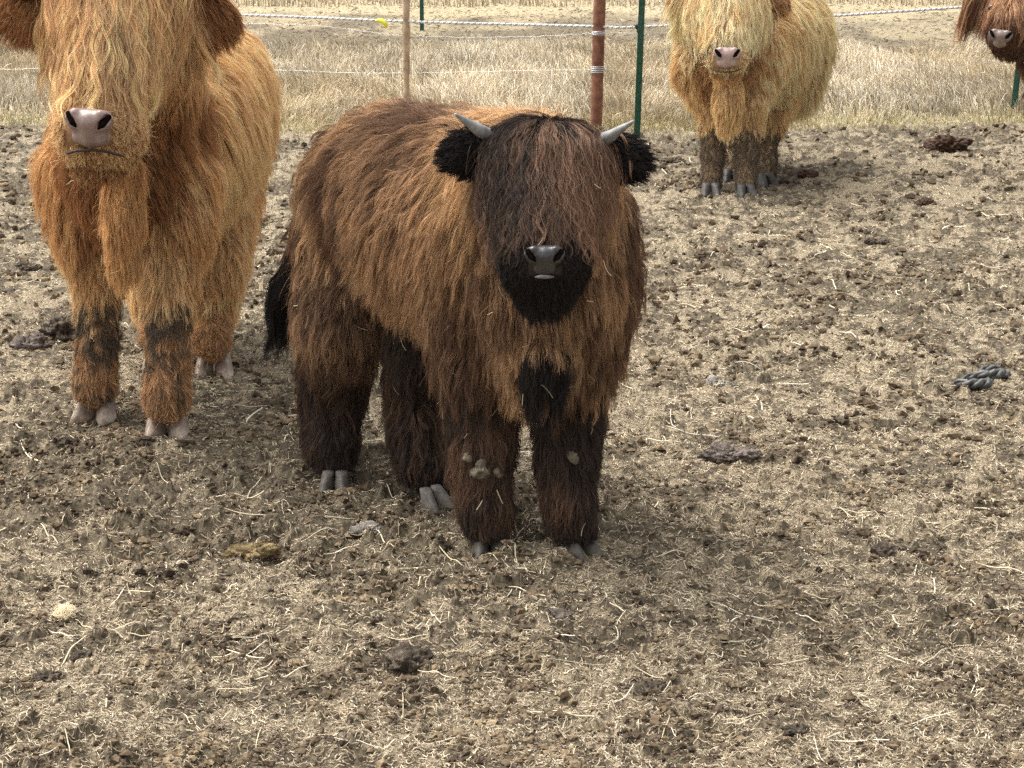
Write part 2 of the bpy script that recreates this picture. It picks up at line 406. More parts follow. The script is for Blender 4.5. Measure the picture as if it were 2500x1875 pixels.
# crumbs of dung and soil (nobody could count them)
def ico():
    t = (1 + 5 ** .5) / 2
    v = np.array([(-1, t, 0), (1, t, 0), (-1, -t, 0), (1, -t, 0), (0, -1, t), (0, 1, t), (0, -1, -t), (0, 1, -t), (t, 0, -1), (t, 0, 1), (-t, 0, -1), (-t, 0, 1)]) / 1.9
    f = np.array([(0, 11, 5), (0, 5, 1), (0, 1, 7), (0, 7, 10), (0, 10, 11), (1, 5, 9), (5, 11, 4), (11, 10, 2), (10, 7, 6), (7, 1, 8), (3, 9, 4), (3, 4, 2), (3, 2, 6), (3, 6, 8), (3, 8, 9), (4, 9, 5), (2, 4, 11), (6, 2, 10), (8, 6, 7), (9, 8, 1)])
    return v, f
IV, IF = ico()
def crumbs(n, seed):
    r = np.random.default_rng(seed)
    py = 90 + 700 * r.random(n) ** .9; y = H / np.tan(PITCH + np.arctan((py - 384) / F)); x = (r.random(n) * 2 - 1) * .32 * (y + .8)
    cl_ = n2(x * 6, y * 6, 51); k = (r.random(n) < (.2 + .8 * sstep(.35, .75, cl_)) * (.22 + .78 * soil_m(x, y))) & (y < edge_y(x)); x, y = x[k], y[k]; n = len(x)
    s = (.0028 + .010 * r.random(n) ** 3.2) * np.clip(y / 5, .8, 1.7)
    v = IV[None] * (1 + .35 * r.normal(size=(n, 12, 1))); sc3 = s[:, None, None] * r.uniform(.6, 1.35, (n, 1, 3)) * np.array([1, 1, .7])
    v = v * sc3; v[..., 0] += x[:, None]; v[..., 1] += y[:, None]; v[..., 2] += (ground_h(x, y) + s * .25)[:, None]
    f = IF[None] + 12 * np.arange(n)[:, None, None]
    return v.reshape(-1, 3), f.reshape(-1, 3)
m_clod, nt, b = mat('dung_crumb'); v = coords(nt)
c1 = ramp(nt, noise(nt, v, 6, 3), [(.35, (.045, .033, .025)), (.5, (.13, .098, .068)), (.68, (.26, .20, .135))])
c2 = ramp(nt, noise(nt, v, 130, 3, .7), [(.3, (.35, .35, .35)), (.7, (1.5, 1.45, 1.3))])
nt.links.new(mix(nt, c1, c2, 1.0, 'MULTIPLY'), b.inputs['Base Color']); b.inputs['Roughness'].default_value = .95; b.inputs['Specular IOR Level'].default_value = .1
cv, cf = crumbs(110000, 4)
tag(mesh_obj('dung_crumbs', cv, cf, m_clod, smooth=False), 'small dark crumbs of dry dung and soil scattered over the yard', 'crumbs', kind='stuff')
print('crumbs', time.time() - T0)

# dry grass in the paddock behind the fence
def grass(n, yf, lo, hi, w, pal, seed, lean=.5, K=5, xspan=.34):
    r = np.random.default_rng(seed)
    y = yf(r.random(n)); x = (r.random(n) * 2 - 1) * xspan * (y + 1)
    e = y - edge_y(x); y = y + np.where(yf is yfield, 0, 0)
    k = (e > -.12 + .25 * r.random(n)); x, y, e = x[k], y[k], e[k]; n = len(x)
    tuft = n2(x * 3.2, y * 3.2, 61); bald = sstep(.18, .4, n2(x * 1.1, y * 1.1, 62) + .25)
    L = (lo + (hi - lo) * r.random(n)) * (.5 + .9 * tuft) * (.25 + .75 * sstep(0, .8, e)) 
    az = r.normal(0, 1, n) + 2 * np.pi * n2(x * .9, y * .9, 63); le = np.abs(r.normal(lean, .35, n))
    t = np.linspace(0, 1, K); pts = np.zeros((n, K, 3)); z0 = ground_h(x, y, False)
    h = le[:, None] * t[None] ** 1.6; cx = np.sin(h); cz = np.cos(h)
    px = np.cumsum(cx, 1) / K; pz = np.cumsum(cz, 1) / K
    pts[..., 0] = x[:, None] + np.cos(az)[:, None] * px * L[:, None]; pts[..., 1] = y[:, None] + np.sin(az)[:, None] * px * L[:, None]; pts[..., 2] = z0[:, None] + (pz - pz[:, :1]) * L[:, None]
    pal = np.array(pal); g = pal[r.integers(0, len(pal), n)] * r.uniform(.7, 1.2, (n, 1)) * (.5 + .9 * (.5 * n2(x * 1.6, y * 2.2, 64) + .5 * n2(x * 7, y * 5, 65)))[:, None]
    grn = (1 - sstep(.05, .55, e)) * r.random(n); g = g * (1 - .8 * grn[:, None]) + .8 * grn[:, None] * np.array([.36, .33, .10])
    rad = w * r.uniform(.6, 1.3, (n, 1)) * np.array([1, .95, .85, .7, .35])[None]
    tip_tone = np.linspace(.8, 1.1, K)[None, :, None]  # blade colour lightens from root to tip
    return pts, rad, g[:, None] * tip_tone
PAL_G = [(.64, .54, .38), (.56, .47, .32), (.70, .61, .45), (.46, .38, .25), (.55, .44, .30), (.30, .25, .17), (.74, .68, .55)]
yfield = lambda q: 10.9 + 4.4 * q ** 1.05
A = grass(120000, yfield, .06, .20, .0022, PAL_G, 5, lean=.75)
yfar = lambda q: 19.6 + 14 * q ** 1.3
Bq = grass(30000, yfar, .06, .16, .004, PAL_G, 6, xspan=.33)
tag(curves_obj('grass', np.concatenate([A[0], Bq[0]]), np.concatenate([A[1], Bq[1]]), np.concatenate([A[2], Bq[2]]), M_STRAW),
    'dry pale uncut grass filling the paddock behind the fence', 'grass', kind='stuff')
print('grass', time.time() - T0)
# ------------------------------------------------------------------ hair
def tri_sample(V, Q, n, dens=None, r=None):
    T = np.concatenate([Q[:, [0, 1, 2]], Q[:, [0, 2, 3]]]); a, b, c = V[T[:, 0]], V[T[:, 1]], V[T[:, 2]]
    cr = np.cross(b - a, c - a); ar = np.linalg.norm(cr, axis=1) * .5
    if dens is not None: ar = ar * dens((a + b + c) / 3)
    i = r.choice(len(T), n, p=ar / ar.sum()); u, v = r.random(n), r.random(n); f = u + v > 1; u[f] = 1 - u[f]; v[f] = 1 - v[f]
    return a[i] + u[:, None] * (b[i] - a[i]) + v[:, None] * (c[i] - a[i])
# region record: comb direction, length, lie height, gravity, wave amplitude, palette A, palette B, share of B, density
def reg(comb, L, lie=.02, grav=.25, wave=.008, A=0, B=1, fb=.4, dens=1.0, stiff=.5):
    return dict(comb=unit(comb), L=L, lie=lie, grav=grav, wave=wave, A=A, B=B, fb=fb, dens=dens, stiff=stiff)
def grow(name, prims, V, Q, regs, pals, ng, nchild, parent, seed, K=9, rad=.0005, spread=.80, fly=.035, select=None, wavelen=.06, combf=None, avoid=None, patch=5.0, lenf=None, zmin=.035, subr=.0070, gvar=.16, softf=.34, mtl=None, tipg=1.25):
    r = np.random.default_rng(seed); names = list(regs)
    def dens(c):
        W = prims.weights(c, names); d = W @ np.array([regs[k]['dens'] for k in names])
        if select is not None: d = d * select(c)
        return d + 1e-9
    g0 = tri_sample(V, Q, ng, dens, r)
    nrm = prims.grad(g0)
    W = prims.weights(g0, names)
    gv = lambda k: W @ np.array([regs[x][k] for x in names])
    comb = unit(W @ np.array([regs[x]['comb'] for x in names]))
    if combf is not None: comb = combf(g0, comb)
    L = gv('L') * r.uniform(.72, 1.18, ng); lie = gv('lie') * r.uniform(.25, 1.5, ng); grav = gv('grav'); wave = gv('wave')
    if lenf is not None: L = L * lenf(g0)
    comb = unit(comb + .30 * (np.stack([n3(g0, 9, s + seed) for s in (1, 2, 3)], 1) - .5) * 2 + r.normal(0, .09, (ng, 3)))
    t0 = unit(comb - nrm * (comb * nrm).sum(1, keepdims=True))
    d = unit(t0 + nrm * (.35 + .3 * r.random((ng, 1))) )
    p = g0 - nrm * .006; path = [p.copy()]; ds = (L / (K - 1))[:, None]
    for k in range(1, K):
        t = k / (K - 1)
        d = unit(d * 1.0 + comb * .22 + np.array([0, 0, -1.0]) * grav[:, None] * .9 + r.normal(0, .04, (ng, 3)))
        p = p + d * ds
        sd = prims.dist(p); want = np.maximum(lie * min(1, t * 2.2), .004)
        m = (sd < want) & (sd > -.15)
        if m.any():
            gr = prims.grad(p[m]); p[m] = p[m] + gr * (want[m] - sd[m])[:, None] * .9
            dd = d[m]; into = np.minimum((dd * gr).sum(1, keepdims=True), 0); d[m] = unit(dd - gr * into)
        far = sd > want * 1.8 + .01
        if far.any(): 
            gr = prims.grad(p[far]); hug = (sd[far] < .12)[:, None]
            d[far] = unit(d[far] - gr * .18 * hug)
        p[:, 2] = np.maximum(p[:, 2], zmin)
        path.append(p.copy())
    G_ = np.stack(path, 1)
    tt = np.linspace(0, 1, K)
    ax1 = unit(np.cross(comb, nrm)); ph = r.uniform(0, 6.28, ng); wl = wavelen * r.uniform(.7, 1.5, ng)
    wv = wave[:, None] * r.uniform(.4, 1.5, (ng, 1)) * np.sin(2 * np.pi * L[:, None] * tt[None] / wl[:, None] + ph[:, None]) * np.minimum(1, tt[None] * 1.15) ** 1.2
    wv2 = .6 * wave[:, None] * np.cos(2 * np.pi * L[:, None] * tt[None] / wl[:, None] * .8 + ph[:, None] * 2) * tt[None]
    G_ = G_ + ax1[:, None] * wv[..., None] + nrm[:, None] * np.abs(wv2[..., None])
    # colours: one palette entry per lock
    pick = (W.cumsum(1) > r.random((ng, 1))).argmax(1)
    pals = np.array(pals, float)                              # (m, 2, 3): root and tip colour
    ia = np.array([regs[x]['A'] for x in names])[pick]; ib = np.array([regs[x]['B'] for x in names])[pick]; fb = np.array([regs[x]['fb'] for x in names])[pick]
    q = .55 * n3(g0, patch, 40 + seed) + .3 * n3(g0, patch * 3.5, 41 + seed) + .15 * r.random(ng)
    mf = sstep(-.12, .12, fb - q)[:, None, None]
    gc = (pals[ia] * (1 - mf) + pals[ib] * mf) * r.uniform(1 - gvar, 1 + gvar, (ng, 1, 1))
    kd = kdtree.KDTree(ng)
    for i, x in enumerate(g0): kd.insert(x, i)
    kd.balance()
    # children: hairs that gather towards the tip of their lock
    c0 = tri_sample(V, Q, nchild, dens, r)
    cn = None
    near = [kd.find_n(x, 3) for x in c0]; own3 = np.array([[q_[1] for q_ in x] for x in near]); w3 = 1 / (np.array([[q_[2] for q_ in x] for x in near]) + .003) ** 1.5
    w3 /= w3.sum(1, keepdims=True); own = own3[:, 0]
    off = c0 - g0[own]; okm = (off ** 2).sum(1) < .05 ** 2
    if avoid is not None: okm &= ~avoid(c0)
    c0, own, off, own3, w3 = c0[okm], own[okm], off[okm], own3[okm], w3[okm]; n = len(c0); soft = r.random(n) < softf
    lf = r.uniform(.62, 1.04, n); flyer = r.random(n) < fly
    sp = np.where(flyer, 1.0, r.uniform(.1, 1.0, n) ** 1.5 * (1 - spread) + .03)
    tq = tt[None] * lf[:, None] * (K - 1); i0 = np.clip(tq.astype(int), 0, K - 2); fr = (tq - i0)[..., None]
    Gp = G_[own]; idx = np.arange(n)[:, None]
    base = Gp[idx, i0] * (1 - fr) + Gp[idx, i0 + 1] * fr
    cl = (1 - np.minimum(1, tt * 1.15) ** .9)[None] ; keep = cl + (1 - cl) * sp[:, None]
    so = r.normal(0, subr, (ng, 8, 3)); sb = ((off[:, None] * .7 - so[own]) ** 2).sum(2).argmin(1); so = so[own, sb] * np.where(flyer, 1.6, 1.0)[:, None]
    # soft guard hairs follow the lie of their surroundings instead of closing up into a lock
    sh = 0
    for j in range(3):
        Gj = G_[own3[:, j]]; sh = sh + w3[:, j, None, None] * ((Gj[idx, i0] * (1 - fr) + Gj[idx, i0 + 1] * fr) - g0[own3[:, j]][:, None])
    so = so * np.where(soft, .35, 1.0)[:, None]; keep = np.where(soft[:, None], 1.0, keep)
    base = np.where(soft[:, None, None], g0[own][:, None] + sh, base)
    pts = base + off[:, None] * keep[..., None] + so[:, None] * ((1 - cl) * .75)[..., None]
    jit = r.normal(0, 1, (n, 3)) * np.where(flyer, .014, .0018)[:, None]; jit2 = r.normal(0, 1, (n, 3)) * np.where(flyer, .008, .0012)[:, None]
    jit[:, 2] += np.where(flyer, .006, 0)
    pts = pts + jit[:, None] * (tt[None, :, None] ** 1.2) + jit2[:, None] * np.sin(tt[None, :, None] * 7 + r.uniform(0, 6, (n, 1, 1)))* tt[None, :, None]
    cc = np.where(soft[:, None, None], (gc[own3] * w3[..., None, None]).sum(1), gc[own]) * r.uniform(.72, 1.3, (n, 1, 1))
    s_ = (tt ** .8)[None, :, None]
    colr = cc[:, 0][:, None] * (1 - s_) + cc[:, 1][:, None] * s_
    rr = rad * r.uniform(.7, 1.25, (n, 1)) * (1 - .72 * tt[None] ** 2)
    return curves_obj(name, pts, rr, colr, mtl or M_HAIR, parent)

def surf(name, prims, vox, m, parent=None, org=None, k=.018):
    V, Q = prims.mesh(vox, k); return mesh_obj(name, V, Q, m, parent, True, org), V, Q

def nose_pad(parent, c, right, fwd, w, cols, bot=.12):
    """c centre of the pad, w half width; built as carved solid: pad, rims, nostril holes"""
    fwd = unit(fwd); right = unit(right - fwd * (right @ fwd)); up = np.cross(right, fwd); up = up if up[2] > 0 else -up
    q = lambda a, b_, f: c + (right * a + up * b_ + fwd * f) * w
    p = Prims()
    p.add(q(-.50, .28, -.14), q(.50, .28, -.14), .44 * w, .44 * w, 'n')
    p.add(q(0, .2, -.05), q(0, -.42, -.14), .46 * w, .40 * w, 'n')
    p.add(q(-.1 - bot, -.40, -.20), q(.1 + bot, -.40, -.20), .34 * w, .34 * w, 'n')
    for s in (-1, 1):
        p.add(q(.80 * s, .46, .0), q(.52 * s, .62, .06), .17 * w, .15 * w, 'n')
        p.add(q(.84 * s, .30, -.10), q(.62 * s, -.10, -.08), .13 * w, .13 * w, 'n')
        p.add(q(.38 * s, .0, .34), q(.60 * s, .22, .26), .09 * w, .17 * w, 'n', None, True)
        p.add(q(.60 * s, .22, .26), q(.88 * s, .56, .10), .17 * w, .15 * w, 'n', None, True)
        p.add(q(.64 * s, .28, .34), q(.58 * s, .26, -.15), .15 * w, .12 * w, 'n', None, True)
    V, Qd = p.mesh(w / 16, .05 * w)
    m, nt, b = mat('nose_skin'); v = coords(nt)
    col = ramp(nt, noise(nt, v, .9 / w, 4, .65), [(.35, cols[0]), (.6, cols[1])])
    nt.links.new(col, b.inputs['Base Color']); b.inputs['Roughness'].default_value = .36; b.inputs['Coat Weight'].default_value = .12
    vo = N(nt, 'ShaderNodeTexVoronoi', Scale=9 / w); nt.links.new(v, vo.inputs['Vector']); bump(nt, b, vo.outputs['Distance'], .35, .0012)
    nose_o = mesh_obj('nose', V, Qd, m, parent, True, c)
    for s in (-1, 1):                          # dark lining inside each nostril
        d = Prims(); d.chain([(q(.44 * s, .04, .17), .06 * w), (q(.60 * s, .22, .13), .13 * w), (q(.84 * s, .52, .0), .11 * w)], 'x')
        dv, dq = d.mesh(w / 18, .02 * w); mesh_obj('nostril', dv, dq, M_NOSTRIL, parent, True, q(.6 * s, .22, .1))
    return nose_o, (right, up, fwd)

M_NOSTRIL = simple('nostril_lining', [(.3, (.004, .003, .003)), (.7, (.012, .008, .007))], 60, 1.0)
M_NOSTRIL.node_tree.nodes['Principled BSDF'].inputs['Specular IOR Level'].default_value = 0
def horn(parent, pts, r0, m):
    q = catmull(pts, 6); t = np.linspace(0, 1, len(q)); rr = r0 * (1 - .88 * t ** 1.25) * (1 + .015 * np.sin(t * 60))
    V, Fc = tube(q, rr, 14); return mesh_obj('horn', V, obj_tuple(Fc), m, parent, True, q[0])

def hoof(parent, pos, yaw, s, m, splay=.16):
    """two claws side by side; yaw is the direction the toes point"""
    parts = []; f = np.array([math.cos(yaw), math.sin(yaw), 0]); sd = np.array([-f[1], f[0], 0])
    for k in (-1, 1):
        ff = unit(f + sd * k * splay); ss = np.array([-ff[1], ff[0], 0]); c0 = np.asarray(pos) + sd * k * .023 * s
        V = []; n = 12
        prof = [(0, 1.0, 0.0), (.006, 1.0, .0), (.017, .90, -.005), (.030, .74, -.013), (.042, .58, -.022), (.052, .40, -.030)]
        for (z, k2, sh) in prof:
            for j in range(n):
                a = 2 * np.pi * j / n; ca, sa = math.cos(a), math.sin(a)
                x = (.050 * ca if ca > 0 else .030 * ca) * k2 * (1 - .25 * max(ca, 0) * abs(sa)); y = .0205 * sa * (1 - .35 * max(ca, 0)) * (.65 + .35 * k2)
                V.append(c0 + ff * (x + sh) * s + ss * y * s + np.array([0, 0, z * s]))
        Fc = [tuple(range(n))[::-1], tuple((len(prof) - 1) * n + j for j in range(n))]
        for i in range(len(prof) - 1):
            for j in range(n): Fc.append((i * n + j, i * n + (j + 1) % n, (i + 1) * n + (j + 1) % n, (i + 1) * n + j))
        parts.append((V, Fc))
    V, Fc = merge(parts); return mesh_obj('hoof', V, obj_tuple(Fc), m, parent, True, pos)

def ball(name, c, r, m, parent):
    p = Prims(); p.add(c, c, r, r, 'x'); V, Qd = p.mesh(r / 5, r * .2); return mesh_obj(name, V, Qd, m, parent, True, c)

M_DARKSKIN = simple('skin_dark', [(.3, (.018, .012, .009)), (.7, (.05, .03, .02))], 30, .8)
M_TANSKIN = simple('skin_tan', [(.3, (.20, .10, .045)), (.7, (.34, .19, .09))], 30, .8)
M_PALESKIN = simple('skin_pale', [(.3, (.30, .19, .10)), (.7, (.44, .30, .17))], 30, .8)
M_REDSKIN = simple('skin_red', [(.3, (.05, .022, .012)), (.7, (.10, .045, .022))], 30, .8)
M_HORN = simple('horn_grey', [(.3, (.12, .115, .11)), (.5, (.23, .225, .215)), (.75, (.36, .35, .33))], 45, .45, .35, .002)
M_HORN_DK = simple('horn_dark', [(.3, (.03, .025, .02)), (.7, (.12, .10, .08))], 40, .5)
M_HOOF_GREY = simple('hoof_grey', [(.3, (.03, .026, .022)), (.7, (.13, .112, .09))], 40, .7, .4, .003)
M_HOOF_DK = simple('hoof_dark', [(.3, (.02, .018, .016)), (.7, (.08, .07, .06))], 40, .7, .4, .003)
M_HOOF_PINK = simple('hoof_pink', [(.3, (.11, .09, .07)), (.5, (.28, .205, .155)), (.7, (.50, .42, .34))], 24, .7, .4, .003)
M_EYE = simple('eye_dark', [(.3, (.01, .008, .006)), (.7, (.03, .02, .015))], 20, .15, 0)
M_LIP = simple('lip_skin', [(.3, (.10, .09, .095)), (.7, (.18, .165, .17))], 60, .4)

DN = np.array([0, 0, -1.0])
# ================================================================== the dark calf in the middle
hd = unit([.385, -.45, 0]); bk = -hd; 
calf = empty('highland_calf', (-.12, 4.7, 0))
tag(calf, 'shaggy dark brown calf with small grey horns standing between the two blond cattle', 'calf', 'highland cattle in the yard')
p = Prims()
p.chain([(P(402, 192, 4.98), .198), (P(452, 218, 4.76), .225), (P(520, 228, 4.52), .20)], 'flank')
p.add(P(368, 196, 5.12), P(376, 240, 5.05), .15, .14, 'rump')
p.add(P(516, 196, 4.52), P(545, 190, 4.27), .165, .125, 'neck')
p.add(P(545, 225, 4.36), P(545, 275, 4.38), .125, .14, 'chest')
p.add(P(545, 300, 4.40), P(545, 352, 4.42), .14, .10, 'chest')
p.chain([(P(584, 228, 4.50), .10), (P(582, 290, 4.50), .10), (P(577, 345, 4.50), .088)], 'shoulder')
p.chain([(P(482, 240, 4.58), .13), (P(484, 300, 4.55), .118), (P(483, 350, 4.52), .092)], 'shoulder')
p.chain([(P(545, 366, 4.27), .040), (P(543, 398, 4.28), .030)], 'dewlap')
# head
p.add(P(528, 162, 4.14), P(564, 162, 4.14), .074, .074, 'poll')
p.add(P(546, 168, 4.12), P(545, 232, 4.03), .088, .070, 'face')
p.add(P(529, 264, 3.99), P(561, 264, 3.99), .052, .052, 'muzzle')
p.add(P(540, 284, 4.02), P(550, 284, 4.02), .044, .044, 'chin')
p.add(P(518, 205, 4.10), P(523, 248, 4.07), .052, .044, 'cheek'); p.add(P(574, 205, 4.10), P(568, 248, 4.07), .052, .044, 'cheek')
lobe = (np.array([.1, 1, .1]), .42)
p.chain([(P(496, 153, 4.17), .022), (P(472, 152, 4.15), .031), (P(457, 157, 4.14), .025)], 'ear_l', lobe)
p.chain([(P(598, 155, 4.17), .022), (P(619, 157, 4.15), .031), (P(633, 162, 4.14), .025)], 'ear_r', lobe)
# legs: hip or shoulder, knee or hock, fetlock
p.chain([(P(484, 375, 4.52), .078), (P(482, 415, 4.51), .058), (P(481, 455, 4.49), .052), (P(485, 500, 4.46), .042)], 'foreleg'); p.chain([(P(486, 512, 4.46), .043), (P(489, 531, 4.45), .038)], 'pastern')
p.chain([(P(573, 375, 4.50), .074), (P(570, 415, 4.50), .056), (P(567, 452, 4.48), .050), (P(569, 500, 4.44), .040)], 'foreleg'); p.chain([(P(571, 512, 4.44), .041), (P(577, 532, 4.43), .037)], 'pastern')
p.chain([(P(350, 262, 5.06), .12), (P(340, 318, 4.98), .088)], 'thigh'); p.chain([(P(339, 330, 4.99), .082), (P(334, 372, 5.04), .066), (P(331, 405, 5.04), .052), (P(331, 440, 4.99), .042)], 'hindleg'); p.chain([(P(331, 448, 4.99), .042), (P(333, 471, 4.97), .038)], 'pastern')
p.chain([(P(446, 290, 4.92), .10), (P(426, 345, 4.90), .075), (P(415, 385, 4.97), .052), (P(418, 430, 4.90), .044), (P(422, 458, 4.87), .041)], 'hindleg'); p.chain([(P(425, 466, 4.86), .041), (P(435, 487, 4.84), .037)], 'pastern')
p.chain([(P(340, 150, 5.18), .03), (P(326, 195, 5.22), .022), (P(314, 235, 5.24), .02)], 'rump')
p.chain([(P(312, 240, 5.24), .018), (P(296, 275, 5.24), .014), (P(288, 305, 5.24), .007)], 'tail')
body, V, Q = surf('body', p, .011, M_DARKSKIN, calf, (-.12, 4.7, 0))
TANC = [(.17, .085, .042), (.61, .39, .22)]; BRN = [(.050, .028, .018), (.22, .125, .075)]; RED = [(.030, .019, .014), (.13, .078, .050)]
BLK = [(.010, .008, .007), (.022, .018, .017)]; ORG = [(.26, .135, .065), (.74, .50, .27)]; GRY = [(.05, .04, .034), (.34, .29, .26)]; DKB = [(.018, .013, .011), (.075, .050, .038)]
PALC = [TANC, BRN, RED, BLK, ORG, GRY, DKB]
regs = dict(
    flank=reg(bk * .75 + DN * .85, .10, .028, .28, .0045, 0, 1, .46),
    rump=reg(bk * .35 + DN * 1.0, .10, .032, .30, .007, 4, 1, .46),
    neck=reg(DN * .8 + bk * .5, .10, .030, .3, .005, 4, 1, .38),
    chest=reg(DN, .085, .022, .35, .005, 1, 0, .42),
    shoulder=reg(DN + bk * .25, .095, .025, .35, .005, 0, 1, .55),
    dewlap=reg(DN, .065, .010, .5, .006, 3, 1, .30, 1.4),
    poll=reg(DN * .5 + [0, -.6, 0], .05, .008, .2, .003, 6, 3, .5, .9),
    face=reg(DN, .04, .006, .2, .003, 3, 3, .3, 1.6),
    cheek=reg(DN + [0, .5, 0], .035, .006, .25, .003, 3, 6, .35, 1.8),
    muzzle=reg([0, .8, -.5], .022, .003, .1, .001, 3, 3, .5, 2.2),
    chin=reg(DN + [0, .15, 0], .05, .004, .3, .003, 3, 3, .5, 2.2),
    ear_l=reg([-1, -.3, -.1], .024, .013, .06, .002, 3, 3, .5, 4.5),
    ear_r=reg([1, -.3, -.1], .024, .013, .06, .002, 3, 3, .5, 4.5),
    foreleg=reg(DN, .085, .012, .40, .008, 6, 1, .36, 1.25),
    pastern=reg(DN, .038, .008, .3, .006, 3, 6, .5, 1.8),
    thigh=reg(DN + bk * .25, .10, .022, .34, .008, 0, 1, .62, 1.2),
    hindleg=reg(DN + bk * .15, .09, .016, .38, .009, 1, 6, .50, 1.2),
    tail=reg(DN + [-.6, 0, 0], .19, .004, .16, .016, 3, 3, .5, 3.0))
NC = P(544.5, 261, 3.915); nside = np.array([1.0, 0, 0]); nf = unit([0, -1, -.12])
av = lambda c: (np.abs(c[:, 0] - NC[0]) < .034) & (np.abs(c[:, 2] - NC[2]) < .030) & (c[:, 1] < NC[1] + .05)
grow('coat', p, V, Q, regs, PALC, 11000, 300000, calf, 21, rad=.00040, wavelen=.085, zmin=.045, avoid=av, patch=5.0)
nose, fr = nose_pad(calf, NC, nside, nf, .0415, [(.014, .012, .012), (.036, .033, .032)])
mv, mf = tube(catmull([NC + [-.020, .005, -.034], NC + [-.008, -.004, -.0315], NC + [.008, -.004, -.0315], NC + [.020, .005, -.034]], 5), [.0008, .0016, .0024, .003, .0036, .004, .0043, .0045, .0045, .0043, .004, .0036, .003, .0024, .0016, .0008], 8)
mesh_obj('lip_mouth_gap', mv, obj_tuple(mf), M_LIP, calf, True, NC)
for s, pxs in ((-1, [(490, 137, 4.15), (479, 130, 4.12), (467, 122, 4.10), (455, 114, 4.08)]), (1, [(598, 142, 4.15), (609, 137, 4.12), (621, 129, 4.10), (634, 121, 4.08)])):
    horn(calf, [P(*q) for q in [(546 + s * 40, 143, 4.18)] + pxs], .021, M_HORN)
for px in (508, 583): ball('eye', P(px, 205, 4.065), .016, M_EYE, calf)
YD = math.atan2(-1, .25)
for (px, py, yaw) in ((490, 549, -1.5), (583, 553, -1.0), (334, 485, -1.6), (437, 502, -.9)):
    g = GG(px, py); g[2] -= .004; hoof(calf, g, yaw, .92, M_HOOF_GREY)
# fringe: long locks rooted on the poll, fanned over the face
def fan(c, comb):
    pole = P(546, 128, 4.12); d = c - pole; d[:, 1] = -.06; d[:, 2] = -.17 + 0 * d[:, 2]; d[:, 0] *= .55
    return unit(d)
sel = lambda c: ((c[:, 2] > P(546, 170, 4.1)[2]) & (np.abs(c[:, 0] - P(546, 0, 4.12)[0]) < .098) & (c[:, 1] < 4.2) & (c[:, 1] > 3.9)).astype(float)
fregs = dict(poll=reg(DN, .19, .010, .30, .0070, 7, 8, .42), face=reg(DN, .18, .010, .30, .0070, 7, 8, .42))
FR1 = [(.035, .024, .018), (.32, .185, .115)]; FR2 = [(.016, .013, .012), (.050, .036, .030)]
xc = P(546, 150, 4.1)[0]
lenf = lambda c: 1.06 - 2.2 * np.abs(np.abs(c[:, 0] - xc) - .045) + .0 * c[:, 0]
grow('forelock', p, V, Q, fregs, PALC + [FR1, FR2], 800, 36000, calf, 22, K=18, rad=.00045, subr=.005, select=sel, combf=fan, spread=.80, wavelen=.045, patch=7, lenf=lenf, fly=.03, gvar=.38, softf=.3)
def stuck(n, parent, p, V, Q, seed, lift, L, sel, off=.0):
    r = np.random.default_rng(seed); c = tri_sample(V, Q, n, sel, r); nn = p.grad(c); c = c + nn * r.uniform(lift * .6, lift * 1.15, (n, 1))
    d = unit(r.normal(0, 1, (n, 3)) * [1, 1, .6] + DN * .9); d = unit(d - nn * (d * nn).sum(1, keepdims=True) * .8); t = np.linspace(0, 1, 5)
    ll = L * r.uniform(.3, 1.0, n); b_ = unit(r.normal(0, 1, (n, 3)))
    pts = c[:, None] + d[:, None] * (t[None, :, None] * ll[:, None, None]) + b_[:, None] * (np.sin(t * 3)[None, :, None] * ll[:, None, None] * .10)
    colr = np.array([.55, .46, .30]) * r.uniform(.45, 1.2, (n, 1, 1)) * np.ones((1, 5, 1))
    curves_obj('stuck_straw', pts, np.full((n, 5), .0009) * r.uniform(.6, 1.2, (n, 1)), colr, M_STRAW, parent)
stuck(150, calf, p, V, Q, 77, .030, .045, lambda c: (c[:, 1] < 4.95) * (.25 + 1.2 * (np.abs(c[:, 2] - .42) < .16)))
# dried mud balls clinging to the knees
m_mud = simple('dried_mud', [(.3, (.07, .055, .038)), (.6, (.17, .14, .095)), (.8, (.25, .21, .15))], 60, .95, .6, .004)
for (px, py, D, r) in ((481, 470, 4.415, .021), (497, 472, 4.42, .010), (467, 457, 4.42, .009), (573, 456, 4.41, .014)):
    q = Prims(); c = P(px, py, D); q.add(c, c + [.003, 0, -.006], r, r * .85, 'm'); v_, q_ = q.mesh(r / 6, .003)
    v_ = v_ + ((n3(v_, 70, 3) - .5) * .9 + (n3(v_, 200, 4) - .5) * .5)[:, None] * r * unit(v_ - c); mesh_obj('mud_ball', v_, q_, m_mud, calf, True, c)
print('calf', time.time() - T0)

